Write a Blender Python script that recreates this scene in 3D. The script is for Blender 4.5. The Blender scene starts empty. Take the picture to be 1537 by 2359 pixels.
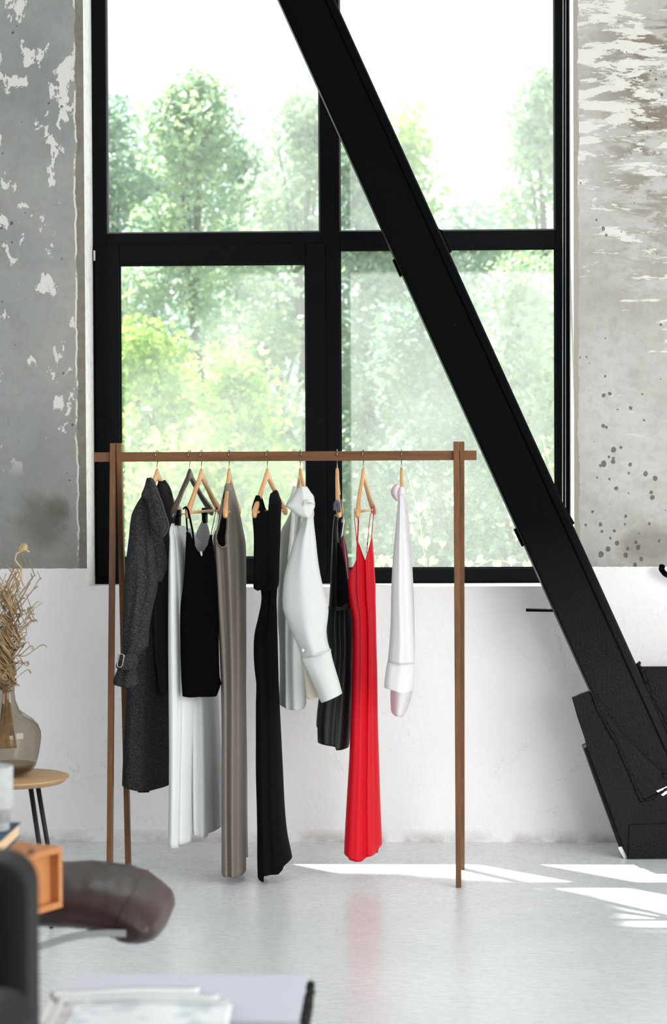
import bpy, bmesh, math, random
from mathutils import Vector, Matrix, Euler
R = math.radians
sc = bpy.context.scene
COL = sc.collection
random.seed(4)

# ------------------------------------------------------------------ camera
F = 5100.0
PITCH, YAW, ROLL = 1.32, 2.0, -0.27
CAMPOS = Vector((0, 0, 1.417))
CM = (Euler((0, 0, R(YAW))).to_matrix() @ Euler((R(90 - PITCH), 0, 0)).to_matrix() @ Euler((0, 0, R(ROLL))).to_matrix())
cam = bpy.data.cameras.new('camera')
cam.sensor_fit = 'VERTICAL'; cam.sensor_height = 36.0; cam.lens = 36.0 * F / 2359.0
cam.clip_start = 0.05; cam.clip_end = 300
cam.dof.use_dof = True; cam.dof.focus_distance = 7.7; cam.dof.aperture_fstop = 3.3
co = bpy.data.objects.new('camera', cam); COL.objects.link(co)
co.matrix_world = Matrix.Translation(CAMPOS) @ CM.to_4x4()
sc.camera = co

# ------------------------------------------------------------------ world, sun, added fill lamps, exposure
w = bpy.data.worlds.new('sky'); sc.world = w; w.use_nodes = True
bg = w.node_tree.nodes['Background']; bg.inputs[0].default_value = (0.90, 0.97, 1.0, 1); bg.inputs[1].default_value = 1.9
SUN_DIR = Vector((0.46, -0.478, -1.0))
sl = bpy.data.lights.new('sun', 'SUN'); sl.energy = 18.0; sl.angle = R(0.6); sl.color = (1.0, 0.96, 0.9)
so = bpy.data.objects.new('sun', sl); COL.objects.link(so)
so.rotation_euler = SUN_DIR.to_track_quat('-Z', 'Y').to_euler(); so.location = (-4, 12, 9)
def area(name, loc, target, sx, sy, energy, color):
    l = bpy.data.lights.new(name, 'AREA'); l.shape = 'RECTANGLE'; l.size = sx; l.size_y = sy; l.energy = energy; l.color = color
    o = bpy.data.objects.new(name, l); COL.objects.link(o); o.location = loc
    o.rotation_euler = (Vector(target) - Vector(loc)).to_track_quat('-Z', 'Y').to_euler()
    return o
area('added_right_fill', (4.5, 3.8, 1.9), (0.4, 8.0, 1.0), 4.4, 3.0, 310, (1.0, 0.985, 0.97))  # added area lamp for assumed daylight from the right; no window is built there
area('added_rear_fill', (3.35, -3.6, 2.1), (0.2, 8, 1.6), 3.1, 3.6, 270, (0.95, 0.98, 1.0))  # added lamp behind the camera, assumed source, kept clear of the pane reflections
area('added_left_fill', (-3.4, 3.2, 1.9), (-0.8, 8.0, 0.9), 2.4, 2.2, 95, (0.96, 0.98, 1.0))  # added fill lamp that lifts the dark left side of the room
sc.view_settings.view_transform = 'Standard'; sc.view_settings.look = 'None'
sc.view_settings.exposure = 0.03; sc.view_settings.gamma = 1.0; sc.view_settings.use_curve_mapping = False
sc.cycles.max_bounces = 10; sc.cycles.transparent_max_bounces = 24; sc.cycles.sample_clamp_indirect = 6.0
sc.cycles.use_denoising = True

# ------------------------------------------------------------------ helpers
def P(px, py, Y):
    """point where the view ray of a photo pixel meets the vertical plane y = Y"""
    d = CM @ Vector(((px - 768.5) / F, -(py - 1179.5) / F, -1.0))
    return CAMPOS + d * (Y / d.y)
def PZ(px, py, z):
    d = CM @ Vector(((px - 768.5) / F, -(py - 1179.5) / F, -1.0))
    return CAMPOS + d * ((z - CAMPOS.z) / d.z)
def lin(c): return tuple(((v / 255.0) / 12.92 if v / 255.0 <= 0.04045 else ((v / 255.0 + 0.055) / 1.055) ** 2.4) for v in c) + (1.0,)
def interp(tab, y):
    if y <= tab[0][0]: return tab[0][1:]
    if y >= tab[-1][0]: return tab[-1][1:]
    for a, b in zip(tab, tab[1:]):
        if a[0] <= y <= b[0]:
            t = (y - a[0]) / max(1e-9, b[0] - a[0])
            return tuple(p + (q - p) * t for p, q in zip(a[1:], b[1:]))

class MB:
    def __init__(self): self.v = []; self.f = []
    def add(self, vs, fs):
        n = len(self.v); self.v += [Vector(p) for p in vs]; self.f += [tuple(i + n for i in q) for q in fs]; return self
    def box(self, a, b, rot=None, piv=None):
        x0, y0, z0 = a; x1, y1, z1 = b
        vs = [Vector(p) for p in ((x0,y0,z0),(x1,y0,z0),(x1,y1,z0),(x0,y1,z0),(x0,y0,z1),(x1,y0,z1),(x1,y1,z1),(x0,y1,z1))]
        if rot is not None: vs = [rot @ (p - piv) + piv for p in vs]
        return self.add(vs, [(0,3,2,1),(4,5,6,7),(0,1,5,4),(1,2,6,5),(2,3,7,6),(3,0,4,7)])
    def frame_box(self, o, ax, ay, az):
        """box from a corner and three edge vectors"""
        vs = [o, o+ax, o+ax+ay, o+ay, o+az, o+ax+az, o+ax+ay+az, o+ay+az]
        return self.add(vs, [(0,3,2,1),(4,5,6,7),(0,1,5,4),(1,2,6,5),(2,3,7,6),(3,0,4,7)])
    def prism(self, pts, depth):
        n = len(pts); vs = list(pts) + [p + depth for p in pts]
        fs = [tuple(range(n)), tuple(range(2*n-1, n-1, -1))] + [(i, i+n, (i+1) % n + n, (i+1) % n) for i in range(n)]
        return self.add(vs, fs)
    def tube(self, pts, r, seg=8, cap=True, flat=1.0):
        pts = [Vector(p) for p in pts]; rs = r if isinstance(r, (list, tuple)) else [r] * len(pts)
        vs = []; up = None
        for i, p in enumerate(pts):
            t = (pts[min(i+1, len(pts)-1)] - pts[max(i-1, 0)]).normalized()
            if up is None:
                up = Vector((0, 0, 1)) if abs(t.z) < .9 else Vector((1, 0, 0))
            a = (up - t * up.dot(t)).normalized(); up = a; b = t.cross(a)
            for k in range(seg):
                an = 2 * math.pi * k / seg
                vs.append(p + (a * math.cos(an) + b * math.sin(an) * flat) * rs[i])
        fs = [(i*seg+k, i*seg+(k+1) % seg, (i+1)*seg+(k+1) % seg, (i+1)*seg+k) for i in range(len(pts)-1) for k in range(seg)]
        if cap: fs += [tuple(range(seg-1, -1, -1)), tuple((len(pts)-1)*seg + k for k in range(seg))]
        return self.add(vs, fs)
    def lathe(self, prof, c, seg=48):
        c = Vector(c); vs = []
        for r, z in prof:
            for k in range(seg):
                a = 2 * math.pi * k / seg; vs.append(c + Vector((r * math.cos(a), r * math.sin(a), z)))
        fs = [(i*seg+k, i*seg+(k+1) % seg, (i+1)*seg+(k+1) % seg, (i+1)*seg+k) for i in range(len(prof)-1) for k in range(seg)]
        return self.add(vs, fs)
    def build(self, name, mat, parent=None, smooth=False, bevel=0, seg=2, solid=0, weld=0, subd=0):
        me = bpy.data.meshes.new(name)
        org = Vector((0, 0, 0))
        q = parent
        while q is not None: org += q.location; q = q.parent
        me.from_pydata([p - org for p in self.v], [], self.f)
        if weld:
            bm = bmesh.new(); bm.from_mesh(me); bmesh.ops.remove_doubles(bm, verts=bm.verts, dist=weld); bm.to_mesh(me); bm.free()
        bm = bmesh.new(); bm.from_mesh(me); bmesh.ops.recalc_face_normals(bm, faces=bm.faces); bm.to_mesh(me); bm.free()
        me.materials.append(mat)
        if smooth:
            for p in me.polygons: p.use_smooth = True
        o = bpy.data.objects.new(name, me); COL.objects.link(o)
        if parent is not None: o.parent = parent
        if bevel:
            m = o.modifiers.new('bevel', 'BEVEL'); m.width = bevel; m.segments = seg; m.limit_method = 'ANGLE'; m.angle_limit = R(40)
            if not smooth and seg > 1:
                for p in me.polygons: p.use_smooth = True
                m.harden_normals = True
        if subd:
            m = o.modifiers.new('subd', 'SUBSURF'); m.levels = subd; m.render_levels = subd
        if solid:
            m = o.modifiers.new('solid', 'SOLIDIFY'); m.thickness = solid; m.offset = 0
        return o
def tag(o, label, cat, group=None, kind=None):
    if label: o['label'] = label
    if cat: o['category'] = cat
    if group: o['group'] = group
    if kind: o['kind'] = kind
    return o
def empty(name, loc):
    o = bpy.data.objects.new(name, None); COL.objects.link(o); o.location = loc; o.empty_display_size = .05
    return o
def struct(o, label=None, cat=None):
    o['kind'] = 'structure'
    if label: o['label'] = label
    if cat: o['category'] = cat
    return o

# ------------------------------------------------------------------ material helpers
class NT:
    def __init__(self, name):
        self.m = bpy.data.materials.new(name); self.m.use_nodes = True
        self.t = self.m.node_tree; self.b = self.t.nodes['Principled BSDF']; self.out = self.t.nodes['Material Output']
    def n(self, typ, **kw):
        x = self.t.nodes.new(typ)
        for k, v in kw.items(): setattr(x, k, v)
        return x
    def l(self, a, b): self.t.links.new(a, b)
    def val(self, sock, v):
        if hasattr(v, 'is_output'): self.l(v, sock)
        else: sock.default_value = v
    def pos(self, scale=(1, 1, 1), off=(0, 0, 0)):
        g = self.n('ShaderNodeNewGeometry'); m = self.n('ShaderNodeMapping')
        m.inputs['Scale'].default_value = scale; m.inputs['Location'].default_value = off
        self.l(g.outputs['Position'], m.inputs['Vector']); return m.outputs[0]
    def obj(self, scale=(1, 1, 1)):
        g = self.n('ShaderNodeTexCoord'); m = self.n('ShaderNodeMapping'); m.inputs['Scale'].default_value = scale
        self.l(g.outputs['Object'], m.inputs['Vector']); return m.outputs[0]
    def noise(self, vec, scale, detail=4, rough=.5, dist=0):
        x = self.n('ShaderNodeTexNoise'); self.l(vec, x.inputs['Vector'])
        x.inputs['Scale'].default_value = scale; x.inputs['Detail'].default_value = detail
        x.inputs['Roughness'].default_value = rough; x.inputs['Distortion'].default_value = dist
        return x.outputs[0]
    def ramp(self, v, a, b, lo=0., hi=1.):
        x = self.n('ShaderNodeMapRange'); self.val(x.inputs[0], v)
        x.inputs[1].default_value = a; x.inputs[2].default_value = b; x.inputs[3].default_value = lo; x.inputs[4].default_value = hi
        return x.outputs[0]
    def math(self, op, a, b=0., c=None):
        x = self.n('ShaderNodeMath', operation=op); self.val(x.inputs[0], a); self.val(x.inputs[1], b)
        if c is not None: self.val(x.inputs[2], c)
        return x.outputs[0]
    def mix(self, f, a, b):
        x = self.n('ShaderNodeMix', data_type='RGBA'); self.val(x.inputs[0], f)
        self.val(x.inputs[6], a); self.val(x.inputs[7], b); return x.outputs[2]
    def bump(self, h, strength, dist=.01, normal=None):
        x = self.n('ShaderNodeBump'); x.inputs['Strength'].default_value = strength; x.inputs['Distance'].default_value = dist
        self.l(h, x.inputs['Height'])
        if normal is not None: self.l(normal, x.inputs['Normal'])
        return x.outputs[0]
    def schlick(self):
        lw = self.n('ShaderNodeLayerWeight'); lw.inputs[0].default_value = .5
        return self.math('ADD', .04, self.math('MULTIPLY', self.math('POWER', lw.outputs['Facing'], 5.), .96))
    def sep(self):
        g = self.n('ShaderNodeNewGeometry'); s = self.n('ShaderNodeSeparateXYZ'); self.l(g.outputs['Position'], s.inputs[0]); return s.outputs
def plain(name, rgb, rough=.5, spec=.5, metal=0., bump=0, bscale=200, var=0.):
    k = NT(name); k.b.inputs['Base Color'].default_value = lin(rgb)
    k.b.inputs['Roughness'].default_value = rough; k.b.inputs['Metallic'].default_value = metal
    k.b.inputs['Specular IOR Level'].default_value = spec
    v = k.obj()
    if bump:
        k.l(k.bump(k.noise(v, bscale, 3), bump, .002), k.b.inputs['Normal'])
    if var:
        c = lin(rgb); n = k.noise(v, bscale * .3, 4, .6)
        d = tuple(max(0, x * (1 - var)) for x in c[:3]) + (1,); e = tuple(min(1, x * (1 + var)) for x in c[:3]) + (1,)
        k.l(k.mix(k.ramp(n, .35, .65), d, e), k.b.inputs['Base Color'])
    return k.m
def wood(name, a, b, axis=2, scale=14, rough=.45, spec=.35):
    k = NT(name); s = [scale * 7] * 3; s[axis] = scale * .5
    v = k.obj(tuple(s)); n = k.noise(v, 1.0, 5, .6, .6)
    s2 = [scale * 1.6] * 3; s2[axis] = scale * .12
    n2 = k.noise(k.obj(tuple(s2)), 1.0, 2, .5, 1.0)
    f = k.math('ADD', k.math('MULTIPLY', k.ramp(n, .3, .7), .6), k.math('MULTIPLY', k.ramp(n2, .3, .7), .4))
    k.l(k.mix(f, lin(a), lin(b)), k.b.inputs['Base Color'])
    k.b.inputs['Roughness'].default_value = rough; k.b.inputs['Specular IOR Level'].default_value = spec
    k.l(k.bump(n, .15, .001), k.b.inputs['Normal']); return k.m
def cloth(name, rgb, rough=.8, spec=.2, trans=0., tcol=None, weave=900, wstr=.15, mott=None, sheen=0.):
    k = NT(name); v = k.pos(); col = lin(rgb)
    k.b.inputs['Base Color'].default_value = col; k.b.inputs['Roughness'].default_value = rough
    k.b.inputs['Specular IOR Level'].default_value = spec
    if sheen: k.b.inputs['Sheen Weight'].default_value = sheen
    wr = k.noise(k.pos((1, 1, .18)), 26, 3, .5, .4)
    b1 = k.bump(wr, .12, .006)
    k.l(k.bump(k.noise(v, weave, 2), wstr, .001, b1), k.b.inputs['Normal'])
    if mott:
        n = k.noise(v, 420, 2, .7)
        k.l(k.mix(k.ramp(n, .5, .68), col, lin(mott)), k.b.inputs['Base Color'])
    if trans:
        t = k.n('ShaderNodeBsdfTranslucent'); t.inputs[0].default_value = lin(tcol or rgb)
        m = k.n('ShaderNodeMixShader'); m.inputs[0].default_value = trans
        k.l(k.b.outputs[0], m.inputs[1]); k.l(t.outputs[0], m.inputs[2]); k.l(m.outputs[0], k.out.inputs[0])
    return k.m

# ------------------------------------------------------------------ surface materials
YW = 8.2                                    # room face of the window wall
ZL = 1.417 - 246 * YW / 5100                # top of the white paint
OX0, OX1, OZ0, OZ1 = P(196, 700, YW).x, P(1322, 700, YW).x, P(760, 1351.5, YW).z, 3.9
def wall_material():
    k = NT('raw_concrete_over_white_paint'); s = k.sep(); X, Z = s[0], s[2]
    v = k.pos()
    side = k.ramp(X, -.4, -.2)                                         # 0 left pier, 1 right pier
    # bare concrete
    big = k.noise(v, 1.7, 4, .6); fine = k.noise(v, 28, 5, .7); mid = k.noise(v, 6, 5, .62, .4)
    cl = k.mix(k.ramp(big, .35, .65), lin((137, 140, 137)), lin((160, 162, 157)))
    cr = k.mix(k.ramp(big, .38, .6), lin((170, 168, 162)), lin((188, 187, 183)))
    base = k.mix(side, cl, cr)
    base = k.mix(k.math('MULTIPLY', k.ramp(fine, .45, .75), .28), base, lin((112, 110, 102)))
    # brown stains, horizontal on the right pier
    st = k.noise(k.pos((1.2, 1, 4.0)), 3.2, 6, .7, .5)
    up = k.ramp(Z, 1.9, 2.6)
    brn = k.math('MULTIPLY', k.ramp(st, .45, .53), k.math('MULTIPLY', side, k.math('MULTIPLY', k.math('ADD', k.math('MULTIPLY', k.ramp(X, .66, .84), .85), .15), .85)))
    brn = k.math('MULTIPLY', brn, k.math('ADD', k.math('MULTIPLY', up, .8), .12))
    base = k.mix(brn, base, lin((112, 100, 82)))
    # the stain low on the left pier
    def blot(cx, cz, rx, rz, a):
        dx = k.math('DIVIDE', k.math('SUBTRACT', X, cx), rx); dz = k.math('DIVIDE', k.math('SUBTRACT', Z, cz), rz)
        d = k.math('SQRT', k.math('ADD', k.math('MULTIPLY', dx, dx), k.math('MULTIPLY', dz, dz)))
        return k.math('MULTIPLY', k.ramp(k.math('ADD', d, k.math('MULTIPLY', k.math('SUBTRACT', mid, .5), 1.8)), 1.1, .45), a)
    c = P(95, 1195, YW); base = k.mix(blot(c.x, c.z, .12, .11, .75), base, lin((112, 106, 97)))
    c = P(130, 1170, YW); base = k.mix(blot(c.x, c.z, .05, .07, .6), base, lin((104, 100, 90)))
    c = P(1500, 1255, YW); base = k.mix(blot(c.x, c.z, .12, .07, .6), base, lin((118, 112, 104)))
    low = k.ramp(Z, 1.16, 1.03); base = k.mix(k.math('MULTIPLY', low, k.ramp(mid, .35, .6, .1, .55)), base, lin((128, 120, 112)))
    # white paint left in chips
    cn = k.noise(k.pos((1.0, 1, .62)), 13, 6, .62, .25); cn2 = k.noise(k.pos((.6, 1, 2.4)), 9.5, 7, .68, .3)
    lo = k.noise(v, 2.6, 2)
    chipL = k.math('MULTIPLY', k.ramp(k.math('ADD', cn, k.math('MULTIPLY', k.math('SUBTRACT', lo, .5), .35)),   .602, .609), k.ramp(Z, 1.36, 1.50))
    zr = k.ramp(Z, 1.45, 2.9, -.10, .075)
    chipR = k.math('MULTIPLY', k.ramp(k.math('ADD', k.math('ADD', cn2, k.math('MULTIPLY', k.math('SUBTRACT', lo, .5), .3)), zr), .575, .595), k.ramp(Z, 1.38, 1.6))
    chip = k.math('ADD', k.math('MULTIPLY', chipL, k.math('SUBTRACT', 1., side)), k.math('MULTIPLY', chipR, side))
    base = k.mix(k.math('MULTIPLY', chip, k.ramp(side, 0, 1, .95, .9)), base, lin((214, 213, 207)))
    # pits
    vo = k.n('ShaderNodeTexVoronoi'); k.l(k.pos((1, 1, .9)), vo.inputs['Vector']); vo.inputs['Scale'].default_value = 26; vo.inputs['Randomness'].default_value = 1
    sz = k.noise(k.pos(off=(3, 1, 7)), 9, 2)
    pitgate = k.math('ADD', k.math('MULTIPLY', side, k.ramp(Z, 2.1, 1.3, .0, .20)), k.ramp(sz, .40, .75, -.06, .20))
    pit = k.math('LESS_THAN', k.math('ADD', vo.outputs['Distance'], k.math('MULTIPLY', k.math('SUBTRACT', fine, .5), .5)), pitgate)
    base = k.mix(k.math('MULTIPLY', pit, .8), base, lin((74, 72, 66)))
    # bare mortar strip beside the reveal
    wob = k.math('MULTIPLY', k.math('SUBTRACT', k.noise(k.pos((0, 0, 1)), 5.5, 5, .65), .5), .045)
    eL = k.math('GREATER_THAN', k.math('ADD', X, wob), OX0 - .030)
    eR = k.math('LESS_THAN', k.math('ADD', X, wob), OX1 + .018)
    edge = k.math('MULTIPLY', eL, eR)
    mortar = k.mix(k.ramp(fine, .35, .7), lin((132, 129, 120)), lin((112, 108, 99)))
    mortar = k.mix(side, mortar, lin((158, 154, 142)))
    base = k.mix(edge, base, mortar)
    rim = k.math('MULTIPLY', k.math('MULTIPLY', k.math('GREATER_THAN', k.math('ADD', X, wob), OX0 - .037), k.math('SUBTRACT', 1., eL)), k.ramp(mid, .45, .5))
    base = k.mix(rim, base, lin((214, 210, 200)))
    # white lower part
    g = k.n('ShaderNodeNewGeometry'); sn = k.n('ShaderNodeSeparateXYZ'); k.l(g.outputs['Normal'], sn.inputs[0])
    rev = k.math('LESS_THAN', sn.outputs[1], 0.9)  # all faces; reveals get paint below
    isrev = k.math('LESS_THAN', k.math('ABSOLUTE', sn.outputs[1]), .5)
    zz = k.math('ADD', Z, k.math('MULTIPLY', k.math('SUBTRACT', k.noise(v, 60, 3), .5), .006))
    wl = k.math('LESS_THAN', zz, ZL)
    wh = k.math('MAXIMUM', wl, isrev)
    crk = k.noise(k.pos((1, 1, 1.2)), 3.0, 6, .6, 1.2)
    crack = k.math('LESS_THAN', k.math('ABSOLUTE', k.math('SUBTRACT', crk, .5)), .0014)
    gate = k.ramp(k.noise(v, 2.2, 2), .52, .6)
    paint = k.mix(k.ramp(big, .3, .7), lin((236, 233, 232)), lin((243, 242, 242)))
    dirt = k.math('MULTIPLY', k.ramp(Z, .05, .0), k.ramp(mid, .40, .60))
    paint = k.mix(k.math('MULTIPLY', dirt, .75), paint, lin((150, 143, 136)))
    paint = k.mix(k.math('MULTIPLY', k.math('MULTIPLY', crack, gate), .5), paint, lin((150, 148, 148)))
    spk = k.math('LESS_THAN', vo.outputs['Distance'], k.ramp(sz, .62, .8, 0, .07))
    paint = k.mix(k.math('MULTIPLY', spk, .6), paint, lin((120, 116, 112)))
    paint = k.mix(k.math('MULTIPLY', isrev, k.ramp(fine, .5, .75, 0., .5)), paint, lin((150, 146, 136)))
    k.l(k.mix(wh, base, paint), k.b.inputs['Base Color'])
    k.b.inputs['Roughness'].default_value = .8; k.b.inputs['Specular IOR Level'].default_value = .25
    h = k.math('ADD', k.math('MULTIPLY', fine, .4), k.math('ADD', k.math('MULTIPLY', mid, .9), k.math('MULTIPLY', chip, .12)))
    h = k.math('SUBTRACT', h, k.math('MULTIPLY', pit, .5)); h = k.math('SUBTRACT', h, k.math('MULTIPLY', edge, .5))
    h = k.math('ADD', h, k.math('MULTIPLY', k.math('LESS_THAN', k.math('ABSOLUTE', k.math('SUBTRACT', crk, .52)), .02), .12))
    k.l(k.bump(h, .5, .012), k.b.inputs['Normal'])
    return k.m
def floor_material():
    k = NT('painted_concrete_floor'); v = k.pos()
    big = k.noise(v, 1.3, 4, .55); str_ = k.noise(k.pos((1, 3.2, 1)), 16, 7, .7, .3)
    c = k.mix(k.ramp(big, .35, .65), lin((220, 225, 227)), lin((230, 234, 236)))
    c = k.mix(k.math('MULTIPLY', k.ramp(str_, .66, .76), .06), c, lin((176, 180, 176)))
    sc_ = k.noise(k.pos((1, 1.6, 1), (5, 2, 0)), 7, 6, .65, 1.5)
    scr = k.math('MULTIPLY', k.math('LESS_THAN', k.math('ABSOLUTE', k.math('SUBTRACT', sc_, .53)), .0016), k.ramp(k.noise(v, 3.1, 2), .55, .62))
    c = k.mix(k.math('MULTIPLY', scr, .7), c, lin((120, 120, 116)))
    k.l(c, k.b.inputs['Base Color'])
    k.l(k.ramp(str_, .3, .7, .26, .29), k.b.inputs['Roughness']); k.b.inputs['Specular IOR Level'].default_value = .5
    h = k.math('ADD', k.math('MULTIPLY', str_, .7), k.math('MULTIPLY', k.noise(v, 90, 3), .2))
    k.l(k.bump(h, .022, .006), k.b.inputs['Normal']); return k.m
M_WALL = wall_material(); M_FLOOR = floor_material()
M_PLAST = plain('white_plaster', (226, 226, 226), .85, .2, bump=.2, bscale=20)
M_FRAME = plain('black_window_frame', (5, 6, 9), .5, .08)
M_SEAL = plain('grey_glazing_gasket', (96, 94, 94), .6, .3)
def steel():
    k = NT('thick_black_paint_on_steel'); v = k.pos(); s = k.sep()
    n = k.noise(v, 130, 4, .6); fl = k.noise(v, 150, 2, .5)
    c = k.mix(k.ramp(fl, .80, .81), lin((4, 5, 7)), lin((120, 120, 120)))
    k.l(c, k.b.inputs['Base Color'])
    k.b.inputs['Roughness'].default_value = .45; k.l(k.ramp(s[2], 1.2, .6, .035, .16), k.b.inputs['Specular IOR Level'])
    amp = k.ramp(s[2], 1.15, .6, .05, 1.0)
    k.l(k.bump(k.math('MULTIPLY', n, amp), .5, .006), k.b.inputs['Normal']); return k.m
M_STEEL = steel()
def glass_pane():
    k = NT('dusty_window_glass'); v = k.pos()
    tr = k.n('ShaderNodeBsdfTransparent'); tr.inputs[0].default_value = (.93, .97, .96, 1)
    gl = k.n('ShaderNodeBsdfGlossy'); gl.inputs['Roughness'].default_value = .02
    m1 = k.n('ShaderNodeMixShader'); k.l(k.schlick(), m1.inputs[0]); k.l(tr.outputs[0], m1.inputs[1]); k.l(gl.outputs[0], m1.inputs[2])
    tl = k.n('ShaderNodeBsdfTranslucent'); tl.inputs[0].default_value = (.93, .97, .98, 1)
    s = k.sep(); big = k.noise(v, 3.0, 4, .6)
    grain = k.noise(v, 420, 2, .7); spk = k.ramp(grain, .60, .66)
    lowr = k.math('MULTIPLY', k.ramp(s[0], -.35, -.2), k.ramp(s[2], 1.75, 1.25))
    f = k.math('ADD', k.math('ADD', k.ramp(big, .3, .7, .075, .12), k.ramp(s[2], 2.2, 2.35, 0., -.02)), k.math('MULTIPLY', spk, k.math('ADD', .03, k.math('MULTIPLY', lowr, .20))))
    m2 = k.n('ShaderNodeMixShader'); k.l(f, m2.inputs[0]); k.l(m1.outputs[0], m2.inputs[1]); k.l(tl.outputs[0], m2.inputs[2])
    k.l(m2.outputs[0], k.out.inputs[0]); return k.m
M_GLASS = glass_pane()

# ------------------------------------------------------------------ room shell
mb = MB(); T = .30; XL, XR, ZC = -3.6, 5.0, 4.3
mb.box((XL, YW, 0), (OX0, YW+T, ZC)); mb.box((OX1, YW, 0), (XR, YW+T, ZC))
mb.box((OX0, YW, 0), (OX1, YW+T, OZ0)); mb.box((OX0, YW, OZ1), (OX1, YW+T, ZC))
struct(mb.build('wall_back', M_WALL))
struct(MB().box((XL-.2, -3.8, -.1), (XR+.2, YW+T, 0)).build('floor', M_FLOOR))
struct(MB().box((XL-.2, -3.8, ZC), (XR+.2, YW+T, ZC+.1)).build('ceiling', M_PLAST))
struct(MB().box((XL-.2, -3.8, 0), (XL, YW, ZC)).build('wall_left', plain('grey_concrete_plaster', (130, 130, 128), .85, .2, bump=.2, bscale=20)))
struct(MB().box((XR, -3.8, 0), (XR+.2, YW, ZC)).build('wall_right', M_PLAST))
struct(MB().box((XL-.2, -4.0, 0), (XR+.2, -3.8, ZC)).build('wall_front', M_PLAST))

# ------------------------------------------------------------------ window
YF = 8.41; YB = 8.49
def fx(px, py=800): return P(px, py, YF).x
def fz(py, px=760): return P(px, py, YF).z
xl, xg0, xm0, xm1, xg1, xr = OX0, fx(244, 300), fx(737, 400), fx(783, 700), fx(1280, 600), OX1
zt1, zt0 = fz(534), fz(573, 1000)
zb0, zb1 = OZ0, fz(1310, 1000)
xs0, xsg0, xsg1, xs1 = fx(223, 900), fx(277, 850), fx(706, 850), fx(750, 850)
zs1, zsg1, zsg0, zs0 = fz(563, 490), fz(609, 490), fz(1285, 490), fz(1327, 490)
WT = OZ1
mb = MB()
mb.box((xl, YF, zb0), (xg0, YB, WT)).box((xg1, YF, zb0), (xr, YB, WT)).box((xm0, YF, zb0), (xm1, YB, WT))
mb.box((xg0, YF, zt0), (xm0, YB, zt1)).box((xm1, YF, zt0), (xg1, YB, zt1))
mb.box((xg0, YF, zb0), (xm0, YB, zb1)).box((xm1, YF, zb0), (xg1, YB, zb1)).box((xg0, YF, WT-.06), (xg1, YB, WT))
win = struct(mb.build('window_1', M_FRAME, bevel=.002))
def ring(x0, x1, z0, z1, t, y0, y1):
    m = MB(); m.box((x0, y0, z0), (x0+t, y1, z1)).box((x1-t, y0, z0), (x1, y1, z1))
    m.box((x0+t, y0, z0), (x1-t, y1, z0+t)).box((x0+t, y0, z1-t), (x1-t, y1, z1)); return m
m = MB()
YS = YF - .018
m.box((xs0, YS, zs0), (xsg0, YF+.05, zs1)).box((xsg1, YS, zs0), (xs1, YF+.05, zs1))
m.box((xsg0, YS, zs0), (xsg1, YF+.05, zsg0)).box((xsg0, YS, zsg1), (xsg1, YF+.05, zs1))
sash = m.build('sash', M_FRAME, win, bevel=.003)
ring(xg0, xm0, zt1, WT-.06, .006, YF+.012, YF+.03).build('glazing_bead', M_SEAL, win)
ring(xm1, xg1, zt1, WT-.06, .006, YF+.012, YF+.03).build('glazing_bead', M_SEAL, win)
ring(xm1, xg1, zb1, zt0, .005, YF+.012, YF+.03).build('glazing_bead', M_FRAME, win)
ring(xsg0, xsg1, zsg0, zsg1, .005, YS+.012, YS+.03).build('glazing_bead', M_FRAME, win)
for a in ((xg0, xm0, zt1, WT-.06), (xm1, xg1, zt1, WT-.06), (xm1, xg1, zb1, zt0), (xsg0, xsg1, zsg0, zsg1)):
    MB().box((a[0], YF+.035, a[2]), (a[1], YF+.039, a[3])).build('pane', M_GLASS, win)
M_CHROME = plain('brushed_metal', (190, 190, 190), .25, .5, 1.0)
hz = fz(590, 221)
MB().box((fx(218), YS-.006, hz-.02), (fx(223), YS+.004, hz+.02)).build('hinge', M_CHROME, win, bevel=.002)

# roller blind above the picture, its two bead chains hang into view
bl = empty('roller_blind', (0, YF-.06, 3.62)); tag(bl, 'rolled white blind at the top of the window', 'blind')
MB().tube([(xl+.03, YF-.06, 3.66), (xr-.06, YF-.06, 3.66)], .045, 20).build('roller', M_PLAST, bl, smooth=True)
MB().box((xl+.04, YF-.014, 3.54), (xr-.07, YF-.011, 3.64)).build('blind_fabric', plain('blind_cloth', (225, 225, 220), .9), bl)
MB().box((xl+.04, YF-.018, 3.525), (xr-.07, YF-.007, 3.545)).build('hem_bar', M_PLAST, bl)
M_BEAD = plain('white_plastic_beads', (232, 232, 234), .35, .5)
YC = YF - .03
for i, (pa, pb) in enumerate(((1298, 1296), (1304, 1303))):
    m = MB(); x0 = P(pa, 100, YC).x; x1 = P(pb, 1100, YC).x
    z = 3.62; zbot = P(1300, 1185, YC).z
    while z > zbot:
        t = (3.2 - z) / (3.2 - zbot); x = x0 + (x1 - x0) * max(0, t); r = .0019
        m.add([(x+r, YC, z), (x, YC+r, z), (x-r, YC, z), (x, YC-r, z), (x, YC, z+r), (x, YC, z-r)],
              [(0,1,4),(1,2,4),(2,3,4),(3,0,4),(1,0,5),(2,1,5),(3,2,5),(0,3,5)]); z -= .0044
    m.tube([(x0, YC, 3.62), (x0, YC, 3.2), (x1, YC, zbot)], .0006, 5)
    o = m.build('blind_chain', M_BEAD, smooth=True)
    tag(o, ['left strand of the white bead chain hanging at the right of the window', 'right strand of the white bead chain, next to the window reveal'][i], 'chain', 'bead chain of the blind')

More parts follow.
